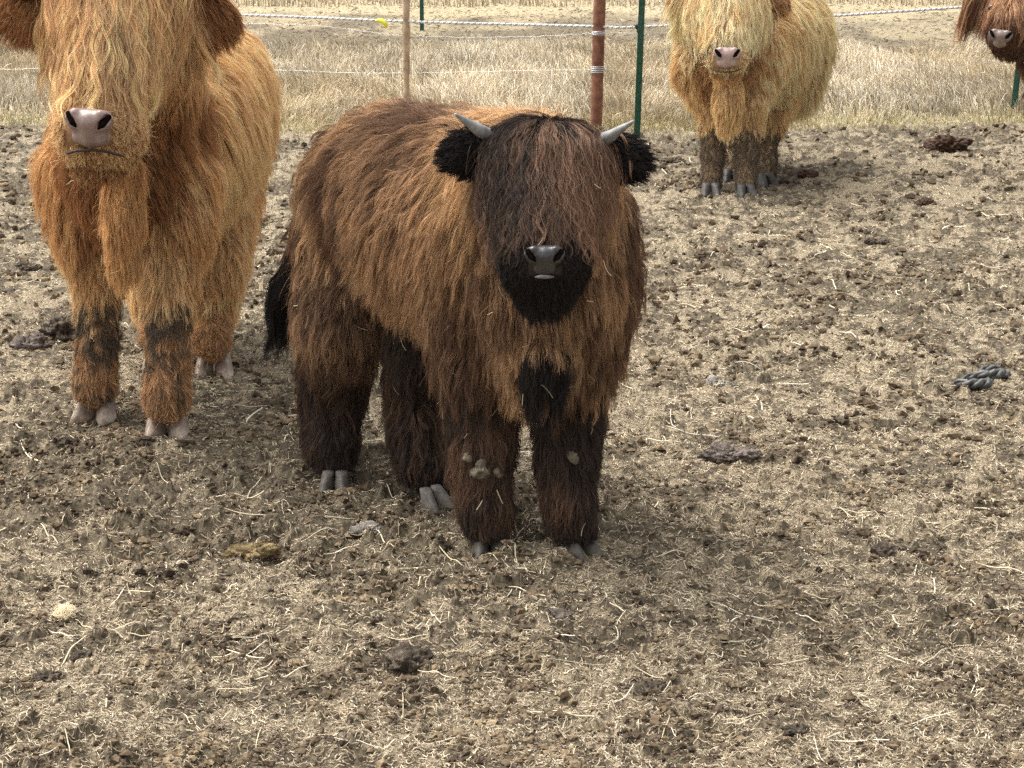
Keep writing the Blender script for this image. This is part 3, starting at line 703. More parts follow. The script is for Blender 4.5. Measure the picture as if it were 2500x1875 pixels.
# ================================================================== blond cattle
def blond(root, torso_bk, prims, org, PALS, H_, vox, ng, nc, seed, av, rad, scale=1.0, K=9, zmin=.07):
    bk = torso_bk; L = scale
    regs = dict(
        flank=reg(bk * .55 + DN * .9, .155 * L, .028, .26, .0025, 0, 1, .36),
        rump=reg(bk * .4 + DN, .14 * L, .030, .26, .003, 0, 1, .42),
        neck=reg(DN + bk * .2, .10 * L, .022, .3, .003, 2, 1, .42),
        chest=reg(DN, .11 * L, .03, .35, .008, 2, 5, .3),
        brisket=reg(DN, .075 * L, .02, .3, .010, 2, 5, .25),  # rust hair, here and on chest also darkened to paint the shadow
        shoulder=reg(DN + bk * .15, .10 * L, .024, .35, .003, 0, 1, .55),
        dewlap=reg(DN, .08 * L, .008, .5, .006, 1, 0, .35, 1.6),
        poll=reg(DN * .6 + [0, -.6, 0], .06 * L, .008, .2, .003, 1, 0, .5, .8),
        face=reg(DN, .05 * L, .005, .2, .003, 1, 0, .5, 1.4),
        muzzle=reg([0, .7, -.6], .014, .0025, .1, .001, 0, 5, .35, 3.5),
        chin=reg(DN + [0, .3, 0], .03, .004, .3, .002, 2, 5, .4, 2.2),  # darker than the muzzle, paints the shading below it
        ear_l=reg([-1, 0, -.7], .050 * L, .012, .35, .004, 2, 1, .34, 2.8),
        ear_r=reg([1, 0, -.7], .050 * L, .012, .35, .004, 2, 1, .34, 2.8),
        foreleg=reg(DN, .065 * L, .012, .4, .005, 0, 1, .5, 1.3),
        knee=reg(DN, .035 * L, .008, .3, .005, 3, 5, .40, 2.2),
        shank=reg(DN + [.15, 0, 0], .04 * L, .006, .25, .006, H_, 1, .35, 2.0),
        pastern=reg(DN, .02 * L, .006, .2, .004, 3, H_, .55, 2.2),
        hindleg=reg(DN, .10 * L, .015, .35, .011, 1, 0, .45, 1.2),
        tail=reg(DN, .2 * L, .01, .35, .015, 0, 1, .5, 2.0))
    body, V, Q = surf('body', prims, vox, org[1], org[2], org[0])
    used = set(prims.reg); regs = {k: v for k, v in regs.items() if k in used}
    grow('coat', prims, V, Q, regs, PALS, ng, nc, org[2], seed, rad=rad, avoid=av, patch=4.0, fly=.06, spread=.64, wavelen=.15, K=K, zmin=zmin, subr=.008)
    return V, Q
GOLD = [(.50, .27, .11), (.98, .71, .40)]; AMB = [(.34, .16, .055), (.85, .53, .25)]; RUST = [(.12, .048, .019), (.48, .235, .10)]  # RUST: coat colour, deepened for painted shade on chest and chin
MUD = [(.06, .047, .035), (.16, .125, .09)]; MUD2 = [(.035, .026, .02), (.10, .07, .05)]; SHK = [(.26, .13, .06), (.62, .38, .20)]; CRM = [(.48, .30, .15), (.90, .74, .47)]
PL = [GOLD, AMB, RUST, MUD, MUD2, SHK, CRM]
# ------------------------------------------------------------------ big golden one on the left
cow = empty('highland_cow', (-1.25, 5.9, 0))
tag(cow, 'large golden long-haired cow with a pinkish nose, cut by the top frame edge', 'cow', 'highland cattle in the yard')
p = Prims()
p.chain([(P(194, 96, 6.50), .238), (P(164, 125, 6.1), .262), (P(136, 150, 5.78), .225)], 'flank')
p.add(P(205, 130, 6.55), P(205, 185, 6.5), .19, .15, 'rump')
p.add(P(138, 118, 5.66), P(126, 40, 5.42), .175, .13, 'neck')
p.add(P(124, 180, 5.52), P(124, 214, 5.56), .15, .105, 'brisket')
p.chain([(P(84, 180, 5.66), .12), (P(90, 218, 5.64), .10)], 'shoulder')
p.chain([(P(170, 185, 5.62), .13), (P(170, 222, 5.56), .105)], 'shoulder')
p.chain([(P(124, 168, 5.28), .046), (P(123, 215, 5.27), .038), (P(122, 262, 5.29), .032)], 'dewlap')
p.add(P(100, -42, 5.32), P(136, -42, 5.32), .105, .105, 'poll')
p.add(P(116, -20, 5.28), P(104, 88, 5.12), .125, .092, 'face')
p.add(P(85, 131, 5.03), P(114, 134, 5.09), .073, .079, 'muzzle')
p.add(P(90, 158, 5.07), P(110, 159, 5.11), .044, .046, 'chin')
lobe = (np.array([.1, 1, .1]), .4)
p.chain([(P(58, -2, 5.36), .040), (P(34, 12, 5.36), .062), (P(16, 14, 5.36), .042)], 'ear_l', lobe)
p.chain([(P(176, 8, 5.38), .045), (P(202, 18, 5.38), .062), (P(219, 17, 5.38), .040)], 'ear_r', lobe)
p.chain([(P(95, 248, 5.62), .088), (P(97, 290, 5.60), .058)], 'foreleg'); p.chain([(P(97, 316, 5.58), .047), (P(97, 346, 5.56), .043)], 'knee')
p.chain([(P(97, 352, 5.56), .036), (P(96, 374, 5.55), .036), (P(95, 384, 5.55), .040)], 'shank'); p.add(P(95, 388, 5.55), P(94, 396, 5.54), .043, .036, 'pastern')
p.chain([(P(167, 252, 5.52), .092), (P(168, 297, 5.46), .060)], 'foreleg'); p.chain([(P(168, 322, 5.43), .050), (P(168, 354, 5.41), .045)], 'knee')
p.chain([(P(168, 360, 5.41), .038), (P(167, 384, 5.39), .038), (P(166, 396, 5.38), .042)], 'shank'); p.add(P(166, 400, 5.38), P(166, 410, 5.37), .045, .038, 'pastern')
p.chain([(P(214, 215, 6.40), .125), (P(212, 262, 6.25), .085), (P(212, 300, 6.25), .06)], 'hindleg'); p.chain([(P(212, 305, 6.25), .048), (P(211, 338, 6.12), .040)], 'shank'); p.add(P(212, 344, 6.10), P(213, 352, 6.08), .045, .038, 'pastern')
p.chain([(P(160, 230, 6.45), .11), (P(158, 290, 6.35), .075)], 'hindleg'); p.chain([(P(160, 310, 6.35), .055), (P(160, 340, 6.22), .045)], 'shank'); p.add(P(160, 344, 6.2), P(160, 352, 6.18), .045, .040, 'pastern')
NC2 = P(89, 128, 4.928); rs = unit([1, .18, -.02]); nf2 = unit([-.18, -1, -.10])
av2 = lambda c: (np.abs((c - NC2) @ rs) < .058) & (np.abs(c[:, 2] - NC2[2]) < .048) & (c[:, 1] < NC2[1] + .07)
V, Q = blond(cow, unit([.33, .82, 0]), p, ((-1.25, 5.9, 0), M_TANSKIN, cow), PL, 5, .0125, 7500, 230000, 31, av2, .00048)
nose_pad(cow, NC2, rs, nf2, .063, [(.15, .10, .082), (.27, .19, .16)], bot=.34)
mv, mf = tube(catmull([NC2 + rs * -.066 + [0, .026, -.068], NC2 + rs * -.03 + [0, .004, -.057], NC2 + rs * .03 + [0, .004, -.058], NC2 + rs * .078 + [0, .026, -.076]], 5), [.001] + [.0035] * 14 + [.001], 8)
m_mouth = simple('mouth_line', [(.3, (.02, .012, .01)), (.7, (.05, .03, .02))], 40, .7)
mesh_obj('lip_mouth_gap', mv, obj_tuple(mf), m_mouth, cow, True, NC2)  # dark tube stands in for the shaded gap between the lips
for s in (-1, 1): horn(cow, [P(118 + s * 40, -38, 5.34), P(118 + s * 70, -16, 5.33), P(118 + s * 112, -6, 5.30), P(118 + s * 150, -22, 5.28)], .032, M_HORN_DK)
for px in (72, 142): ball('eye', P(px, 44, 5.16), .022, M_EYE, cow)
for (px, py, yaw) in ((95, 417, -1.75), (167, 434, -1.5), (214, 374, -1.5), (162, 370, -1.5)):
    g = GG(px, py); g[2] -= .004; hoof(cow, g, yaw, 1.45, M_HOOF_PINK, .22)
def fan2(c, comb):
    d = c - P(118, -60, 5.3); d[:, 1] = -.08; d[:, 2] = -.22; d[:, 0] *= .75; return unit(d)
sel2 = lambda c: ((c[:, 2] > P(118, 18, 5.2)[2]) & (np.abs(c[:, 0] - P(118, 0, 5.3)[0]) < .165) & (c[:, 1] < 5.40)).astype(float)
FG1 = [(.38, .20, .085), (.92, .63, .34)]; FG2 = [(.18, .085, .035), (.56, .32, .145)]
f2 = dict(poll=reg(DN, .29, .016, .35, .014, 7, 8, .38), face=reg(DN, .25, .012, .35, .012, 7, 8, .38), neck=reg(DN, .26, .02, .35, .012, 7, 8, .4, .6))
xc2 = P(112, 60, 5.2)[0]
lf2 = lambda c: 1.15 - 1.0 * np.abs(c[:, 0] - xc2)
grow('forelock', p, V, Q, f2, PL + [FG1, FG2], 1000, 42000, cow, 32, K=20, rad=.00052, select=sel2, combf=fan2, spread=.82, wavelen=.13, patch=7, lenf=lf2, fly=.05, gvar=.38, softf=.25)
stuck(110, cow, p, V, Q, 78, .022, .05, lambda c: 1.0 * (c[:, 1] < 6.3))
print('cow', time.time() - T0)

# ------------------------------------------------------------------ pale one by the fence
hf = empty('highland_heifer', (1.15, 9.6, 0))
tag(hf, 'pale cream shaggy heifer with muddy lower legs standing near the wire fence', 'heifer', 'highland cattle in the yard')
p = Prims()
p.chain([(P(782, 32, 10.1), .225), (P(755, 42, 9.75), .245), (P(728, 46, 9.45), .215)], 'flank')
p.add(P(796, 48, 10.15), P(794, 80, 10.1), .17, .13, 'rump')
p.add(P(728, 40, 9.4), P(727, 8, 9.25), .19, .14, 'neck')
p.add(P(728, 66, 9.30), P(727, 84, 9.33), .13, .09, 'brisket')
p.chain([(P(700, 70, 9.40), .12), (P(706, 84, 9.38), .09)], 'shoulder'); p.chain([(P(757, 64, 9.45), .12), (P(752, 84, 9.42), .095)], 'shoulder')
p.chain([(P(728, 78, 9.10), .045), (P(728, 100, 9.10), .052), (P(727, 122, 9.12), .042)], 'dewlap')
p.add(P(718, -8, 9.16), P(737, -8, 9.16), .10, .10, 'poll')
p.add(P(727, 2, 9.12), P(727, 38, 9.00), .115, .085, 'face')
p.add(P(720, 57, 8.95), P(734, 57, 8.95), .058, .058, 'muzzle')
p.add(P(723, 68, 8.99), P(731, 68, 8.99), .046, .046, 'chin')
lobe = (np.array([.1, 1, .1]), .4)
p.chain([(P(696, -2, 9.2), .03), (P(686, 2, 9.2), .05), (P(678, 5, 9.2), .035)], 'ear_l', lobe); p.chain([(P(760, -2, 9.2), .03), (P(771, 2, 9.2), .05), (P(780, 4, 9.2), .035)], 'ear_r', lobe)
p.chain([(P(712, 104, 9.36), .075), (P(713, 122, 9.34), .058)], 'foreleg'); p.chain([(P(713, 138, 9.32), .045), (P(713, 154, 9.31), .042)], 'knee'); p.chain([(P(713, 158, 9.3), .034), (P(712, 174, 9.28), .032), (P(711, 184, 9.27), .040)], 'pastern')
p.chain([(P(748, 104, 9.32), .08), (P(748, 124, 9.30), .060)], 'foreleg'); p.chain([(P(747, 140, 9.26), .046), (P(747, 156, 9.25), .042)], 'knee'); p.chain([(P(746, 160, 9.24), .035), (P(746, 175, 9.22), .033), (P(746, 185, 9.2), .041)], 'pastern')
p.chain([(P(777, 95, 9.95), .10), (P(770, 120, 9.75), .060)], 'hindleg'); p.chain([(P(768, 135, 9.75), .048), (P(766, 162, 9.65), .038), (P(766, 172, 9.62), .042)], 'pastern')
p.chain([(P(738, 115, 9.95), .09), (P(734, 132, 9.8), .05)], 'hindleg'); p.chain([(P(732, 142, 9.8), .042), (P(731, 164, 9.7), .036), (P(732, 170, 9.68), .042)], 'pastern')
NC3 = P(727, 57.5, 8.885)
av3 = lambda c: (np.abs(c[:, 0] - NC3[0]) < .055) & (np.abs(c[:, 2] - NC3[2]) < .045) & (c[:, 1] < NC3[1] + .06)
PH = [[(.58, .37, .16), (.98, .82, .52)], [(.44, .25, .09), (.95, .67, .35)], [(.22, .10, .04), (.70, .43, .21)], [(.075, .058, .042), (.19, .145, .10)], MUD2, [(.10, .078, .055), (.24, .185, .13)]]
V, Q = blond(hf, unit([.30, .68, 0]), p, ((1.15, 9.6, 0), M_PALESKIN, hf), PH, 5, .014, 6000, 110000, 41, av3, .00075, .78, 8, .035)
nose_pad(hf, NC3, np.array([1.0, 0, 0]), unit([0, -1, -.1]), .060, [(.28, .19, .17), (.44, .32, .29)], bot=.30)
mv, mf = tube(catmull([NC3 + [-.072, .035, -.052], NC3 + [-.03, .0, -.062], NC3 + [.03, .0, -.062], NC3 + [.072, .035, -.052]], 5), [.001] + [.003] * 14 + [.001], 8)
mesh_obj('lip_mouth_gap', mv, obj_tuple(mf), m_mouth, hf, True, NC3)  # dark tube again in place of the shaded mouth gap
for s in (-1, 1): horn(hf, [P(727 + s * 20, -14, 9.18), P(727 + s * 40, -12, 9.16), P(727 + s * 58, -26, 9.12)], .028, M_HORN)
for px in (708, 746): ball('eye', P(px, 22, 9.04), .02, M_EYE, hf)
for (px, py, yaw) in ((711, 195, -1.6), (747, 196, -1.4), (768, 185, -1.2), (732, 182, -1.6)):
    g = GG(px, py); g[2] -= .004; hoof(hf, g, yaw, 1.1, M_HOOF_DK)
def fan3(c, comb):
    d = c - P(727, -22, 9.2); d[:, 1] = -.08; d[:, 2] = -.2; return unit(d)
sel3 = lambda c: ((c[:, 2] > P(727, 12, 9.1)[2]) & (np.abs(c[:, 0] - NC3[0]) < .17) & (c[:, 1] < 9.3)).astype(float)
f3_ = dict(poll=reg(DN, .24, .016, .35, .010, 0, 1, .35), face=reg(DN, .20, .012, .35, .009, 0, 1, .35), neck=reg(DN, .2, .02, .35, .010, 0, 1, .35, .6))
grow('forelock', p, V, Q, f3_, PH, 500, 12000, hf, 42, K=12, rad=.0011, select=sel3, combf=fan3, spread=.82, wavelen=.09, patch=7, gvar=.25)

# ------------------------------------------------------------------ reddish brown one entering at the right
bc = empty('highland_steer', (2.6, 9.8, 0))
tag(bc, 'reddish brown long-fringed animal looking in from the right edge near the fence', 'steer', 'highland cattle in the yard')
p = Prims()
p.chain([(P(1070, 42, 9.75), .23), (P(1108, 35, 9.95), .25), (P(1153, 32, 10.2), .225)], 'flank')
p.add(P(1054, 30, 9.65), P(1028, 0, 9.45), .15, .115, 'neck')
p.add(P(1052, 52, 9.6), P(1058, 68, 9.62), .13, .11, 'brisket')
p.add(P(1016, -14, 9.40), P(1036, -14, 9.42), .09, .09, 'poll')
p.add(P(1022, -6, 9.36), P(1008, 24, 9.24), .105, .078, 'face')
p.add(P(999, 38, 9.20), P(1011, 39, 9.24), .052, .055, 'muzzle'); p.add(P(1004, 48, 9.24), P(1014, 49, 9.27), .04, .042, 'chin')
p.chain([(P(995, -10, 9.42), .03), (P(986, -6, 9.42), .045), (P(980, -3, 9.42), .032)], 'ear_l', lobe); p.chain([(P(1056, -8, 9.5), .03), (P(1068, -4, 9.5), .05)], 'ear_r', lobe)
for (px, D, reg_) in ((1046, 9.55, 'foreleg'), (1080, 9.7, 'foreleg'), (1130, 10.1, 'hindleg'), (1160, 10.3, 'hindleg')):
    gx = P(px, 100, D); p.chain([(gx, .095), ([gx[0], gx[1], .33], .058), ([gx[0], gx[1], .10], .045)], reg_)
NC4 = P(1000, 38.5, 9.135); rs4 = unit([1, .38, 0]); nf4 = unit([-.38, -1, -.1])
av4 = lambda c: (np.abs((c - NC4) @ rs4) < .052) & (np.abs(c[:, 2] - NC4[2]) < .042) & (c[:, 1] < NC4[1] + .07)
PB = [[(.06, .026, .015), (.23, .11, .058)], [(.035, .014, .009), (.12, .05, .028)], [(.02, .010, .008), (.06, .03, .02)], MUD, MUD2, [(.05, .03, .02), (.15, .08, .05)], [(.20, .10, .05), (.56, .33, .18)]]
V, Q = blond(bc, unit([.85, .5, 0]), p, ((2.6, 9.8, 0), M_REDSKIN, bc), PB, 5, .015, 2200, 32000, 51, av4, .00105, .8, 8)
nose_pad(bc, NC4, rs4, nf4, .054, [(.12, .085, .07), (.22, .165, .14)])
for (px, D) in ((1046, 9.55), (1080, 9.7), (1130, 10.1), (1160, 10.3)):
    g = P(px, 100, D); g[2] = gz(g[0], g[1]) - .004; hoof(bc, g, -1.9, 1.3, M_HOOF_GREY)
f4 = dict(poll=reg(DN, .24, .016, .35, .008, 6, 0, .40), face=reg(DN, .18, .012, .35, .007, 6, 0, .45), neck=reg(DN, .2, .02, .35, .008, 0, 1, .35, .6))
def fan4(c, comb):
    d = c - P(1016, -26, 9.45); d[:, 1] = -.08; d[:, 2] = -.2; return unit(d)
sel4 = lambda c: ((c[:, 2] > P(1010, 4, 9.3)[2]) & (c[:, 0] < P(1040, 0, 9.4)[0]) & (c[:, 1] < 9.5)).astype(float)
grow('forelock', p, V, Q, f4, PB, 380, 9000, bc, 52, K=12, rad=.0011, select=sel4, combf=fan4, spread=.82, wavelen=.09, patch=7, gvar=.25)
for s in (-1, 1): horn(bc, [P(1018 + s * 20, -22, 9.44), P(1018 + s * 38, -22, 9.40), P(1018 + s * 50, -36, 9.38)], .026, M_HORN)
ball('eye', P(992, 8, 9.28), .018, M_EYE, bc)
print('cattle', time.time() - T0)

# ================================================================== fence
def fence_y(px):                                # ground distance of the fence line along the picture
    return float(np.interp(px, [-400, 273, 637, 1013, 1500], [13.0, 11.87, 11.22, 11.98, 13.0]))
def on_fence(px, py, back=0.0): return P(px, py, fence_y(px) + back)
M_POST_RUST = simple('rusty_pipe', [(.3, (.085, .032, .018)), (.52, (.19, .075, .04)), (.75, (.30, .15, .085))], 22, .8, .3, .003)
M_POST_GREEN = simple('green_paint', [(.3, (.006, .045, .028)), (.62, (.014, .085, .055)), (.80, (.10, .12, .09))], 35, .5, .2, .002)
M_WOOD = simple('weathered_wood', [(.3, (.20, .13, .08)), (.5, (.40, .29, .19)), (.72, (.55, .43, .31))], 16, .9, .5, .006)
M_ROPE = simple('braided_rope', [(.3, (.62, .62, .62)), (.7, (.85, .85, .84))], 80, .7)
M_ROPE_DK = simple('rope_tracer', [(.3, (.22, .22, .22)), (.7, (.4, .4, .4))], 80, .7)
M_WIRE, _nt, _b = mat('galvanised_wire'); _b.inputs['Base Color'].default_value = (.62, .62, .62, 1); _b.inputs['Metallic'].default_value = .6; _b.inputs['Roughness'].default_value = .45
M_BLK, _nt, _b = mat('black_plastic'); _b.inputs['Base Color'].default_value = (.02, .02, .02, 1); _b.inputs['Roughness'].default_value = .5

# rusty pipe post with the wires wrapped round it
base = on_fence(596, 120); base[2] = 0; top = P(601, -45, fence_y(600))
rp = empty('pipe_post', base); tag(rp, 'thick rusty brown pipe post with wire wound around it', 'post')
q = np.linspace(0, 1, 24)[:, None]; line = base * (1 - q) + top * q; line[0, 2] = -.1
v_, f_ = tube(line, .034 * (1 + .01 * np.sin(np.arange(24) * 2.1)), 20); mesh_obj('post_body', v_, obj_tuple(f_), M_POST_RUST, rp, True, base)
def wrap(c, turns, pitch, r, parent, seed=0):
    a = np.linspace(0, 2 * np.pi * turns, int(22 * turns)); rr = np.random.default_rng(seed)
    pts = np.stack([c[0] + r * np.cos(a), c[1] + r * np.sin(a), c[2] + pitch * (a / (2 * np.pi) - turns / 2) + .002 * np.sin(a * .5 + seed)], 1)
    v_, f_ = tube(pts, .0022, 5); mesh_obj('wire_wrap', v_, obj_tuple(f_), M_WIRE, parent, True, c)
def at_post(py):
    t = (np.array([0., 0, 0])); z = P(600, py, fence_y(600))[2]; k = (z - base[2]) / (top[2] - base[2]); return base * (1 - k) + top * k
wrap(at_post(33), 4, .006, .037, rp, 1); wrap(at_post(69.5), 6, .0055, .037, rp, 2)

# studded T posts: one is built, the others are copies of it and of its parts
def t_post():
    o = empty('t_post', (0, 0, 0)); w, th, hgt = .0175, .003, 1.05
    def bx(x0, x1, y0, y1, z0, z1):
        V = [(x, y, z) for x in (x0, x1) for y in (y0, y1) for z in (z0, z1)]
        return V, [(0, 1, 3, 2), (4, 6, 7, 5), (0, 4, 5, 1), (2, 3, 7, 6), (0, 2, 6, 4), (1, 5, 7, 3)]
    v_, f_ = merge([bx(-w, w, 0, th, -.15, hgt), bx(-th / 2, th / 2, th - .001, .034, -.15, hgt)])
    b0 = (v_, f_)
    st = []
    for k in range(19): z = .04 + k * .053; st.append(bx(-.006, .006, -.007, .001, z, z + .016))
    v_, f_ = merge([b0] + st); mesh_obj('flange', v_, obj_tuple(f_), M_POST_GREEN, o, False)
    return o
tp = t_post(); clipm = []
def put_post(o, px, py, tilt, yaw, label):
    g = GG(px, py); o.location = tuple(g); o.rotation_euler = (0, tilt, yaw)
    tag(o, label, 'fence post', 'green studded fence posts'); return o
def copy_tree(o):
    c = o.copy(); COL.objects.link(c)
    for ch in o.children:
        d = ch.copy(); COL.objects.link(d); d.parent = c
    return c
tp2, tp3 = copy_tree(tp), copy_tree(tp)
put_post(tp, 637, 134, R(1.2), .15, 'dark green studded T post standing beside the rusty pipe post')
put_post(tp2, 1013, 115, R(2.6), -.25, 'dark green studded T post under the reddish brown animal')
put_post(tp3, 422, 31, 0, .1, 'distant green studded T post in the second fence line behind')
c = on_fence(638.5, 27, -.012)
pc = Prims(); pc.add(c + [-.012, 0, .004], c + [.014, 0, -.006], .014, .012, 'x'); pc.add(c + [0, .0, .012], c + [0, .0, -.026], .009, .009, 'x'); v_, q_ = pc.mesh(.0025, .003)
ins = mesh_obj('insulator', v_, q_, M_BLK, None, True, c); ins.parent = tp; ins.matrix_parent_inverse = tp.matrix_world.inverted()
bpy.context.view_layer.update(); ins.matrix_parent_inverse = tp.matrix_world.inverted()
# weathered wooden post
wb = on_fence(405, 125); wb[2] = -.1; wt = P(407, -50, fence_y(406)); pts = []
q = np.linspace(0, 1, 30); ln = wb[None] * (1 - q[:, None]) + wt[None] * q[:, None]; ln[:, 0] += .003 * np.sin(q * 5)
v_, f_ = tube(ln, .026 + .003 * np.sin(q * 14) + .002 * np.sin(q * 37), 14, True, .8)
v_ = np.array(v_); v_ += (n3(v_ * [1, 1, .25], 60, 8)[:, None] - .5) * .006
tag(mesh_obj('wooden_post', v_, obj_tuple(f_), M_WOOD, None, True, wb), 'thin weathered wooden post in the fence above the calf', 'post')

# wires and rope
def path3(pp, back=0.0): return catmull([on_fence(a, b_, back) for a, b_ in pp], 24)
RP = [(-300, -8), (60, 9), (273, 16), (406, 21.5), (520, 24.5), (600, 26.5), (639, 27), (800, 18), (913, 10.5), (1000, 4.5), (1060, 0), (1400, -20)]
def rope(pp, r, pitch, name, label):
    c = path3(pp, -.012); s = np.r_[0, np.cumsum(np.linalg.norm(np.diff(c, axis=0), axis=1))]
    n = int(s[-1] / (pitch / 7)); u = np.linspace(0, s[-1], n); c = np.stack([np.interp(u, s, c[:, i]) for i in range(3)], 1)
    t, a, b_ = frames(c); parts = []; fl = []
    for k in range(3):
        ph = 2 * np.pi * (u / pitch + k / 3); h = c + r * .5 * (np.cos(ph)[:, None] * a + np.sin(ph)[:, None] * b_)
        parts.append(tube(h, r * .55, 5)); fl.append(len(parts[-1][1]))
    V, Fc = merge(parts); o = mesh_obj(name, V, obj_tuple(Fc), [M_ROPE, M_ROPE_DK], None, True, c[0])
    idx = np.zeros(len(o.data.polygons), np.int32); idx[fl[0] + fl[1]:] = 1; o.data.polygons.foreach_set('material_index', idx)
    return tag(o, label, 'rope')
rope(RP, .0078, .036, 'fence_rope', 'thick white twisted electric rope running along the top of the fence')
def wire(pp, label, r=.0019, amp=.003, seed=0):
    c = path3(pp, .0); rr = np.random.default_rng(seed)
    c = c + np.cumsum(rr.normal(0, amp * .18, c.shape), 0) * 0 + rr.normal(0, amp * .35, c.shape)
    v_, f_ = tube(c, r, 5); return tag(mesh_obj('fence_wire', v_, obj_tuple(f_), M_WIRE, None, True, c[0]), label, 'wire', 'fence wires')
wire([(-300, 5), (60, 22), (273, 24), (330, 27), (390, 34.5), (450, 37), (530, 36.5), (600, 33), (640, 33), (690, 31.5), (800, 27), (913, 24.5), (970, 22), (1040, 18), (1400, 0)], 'thin slack wire sagging just below the thick white rope', .0011, .004, 1)
wire([(-300, 64), (0, 69), (40, 68.5), (273, 70), (340, 72.5), (406, 73), (480, 71.5), (600, 69.5), (640, 71), (800, 71), (913, 67), (1000, 62), (1060, 59), (1400, 45)], 'thin straight wire running low, well below the rope', .0011, .003, 2)
# yellow tag on the rope
M_YEL, _nt, _b = mat('yellow_plastic'); _b.inputs['Base Color'].default_value = (.75, .72, .05, 1); _b.inputs['Roughness'].default_value = .5
cy_ = [on_fence(376, 20, -.022), on_fence(381, 20.5, -.03), on_fence(385.5, 24, -.03), on_fence(387, 27.5, -.022)]
ln = catmull(cy_, 5); wv = np.array([0, 0, .012]); V = []; n_ = len(ln)
for i, x in enumerate(ln):
    w_ = wv * (.45 + .65 * math.sin(math.pi * (i + .6) / n_)) + np.array([.006, 0, 0]); V += [x - w_, x + w_, x + w_ + [0, .0018, 0], x - w_ + [0, .0018, 0]]
Fc = [(0, 1, 2, 3), tuple((n_ - 1) * 4 + k for k in (3, 2, 1, 0))]
for i in range(n_ - 1):
    for k in range(4): Fc.append((i * 4 + k, (i + 1) * 4 + k, (i + 1) * 4 + (k + 1) % 4, i * 4 + (k + 1) % 4))
tag(mesh_obj('plastic_tag', V, obj_tuple(Fc), M_YEL, None, True, cy_[0]), 'bright yellow plastic tag hanging on the white rope', 'tag')

# ================================================================== things lying in the yard
def lump(name, cx, cy_, w, h, m, label, cat, seed, blobs=4, rough=.45, tall=.5, group=None):
    """a heap of fused clods at a pixel position; w, h are sizes in metres"""
    r = np.random.default_rng(seed); g = GG(cx, cy_); q = Prims()
    for k in range(blobs):
        a = g + np.array([r.uniform(-.55, .55) * w * .5, r.uniform(-.4, .4) * w * .45, r.uniform(.1, .5) * h])
        b_ = a + np.array([r.uniform(-.25, .25) * w, r.uniform(-.1, .1) * w, r.uniform(-.2, .2) * h]); q.add(a, b_, h * r.uniform(.32, .55), h * r.uniform(.25, .45), 'x')
    v_, f_ = q.mesh(max(h / 14, .0022), h * .10)
    nr = unit(v_ - (g + [0, 0, h * .2])); s_ = 1.0 / h
    v_ = v_ + nr * ((n3(v_, 5 * s_, seed) - .5) * rough * h + (n3(v_, 13 * s_, seed + 1) - .5) * rough * .6 * h)[:, None]
    v_[:, 2] = np.maximum(g[2] - .012 + (v_[:, 2] - g[2] + .012) * .72, g[2] - .012)
    return tag(mesh_obj(name, v_, f_, m, None, True, g), label, cat, group)
def dung_mat(name, a, b_, c_, sc_=40):
    m, nt, b = mat(name); v = coords(nt)
    c1 = ramp(nt, noise(nt, v, sc_, 6, .75), [(.32, a), (.52, b_), (.70, c_)])
    nt.links.new(c1, b.inputs['Base Color']); b.inputs['Roughness'].default_value = .92; b.inputs['Specular IOR Level'].default_value = .2
    bump(nt, b, noise(nt, v, sc_ * 3, 5, .8), .9, .006); return m
M_D1 = dung_mat('dung_dark', (.02, .016, .012), (.085, .066, .048), (.28, .225, .16))
M_D2 = dung_mat('dung_grey', (.04, .033, .028), (.13, .105, .088), (.26, .22, .19), 25)
M_D3 = dung_mat('dung_brown', (.03, .017, .011), (.075, .045, .03), (.15, .095, .065))
M_D4 = dung_mat('dung_tan', (.05, .035, .018), (.20, .145, .07), (.36, .27, .14))
M_ST = dung_mat('stone_grey', (.13, .12, .10), (.24, .215, .18), (.36, .325, .28), 30)
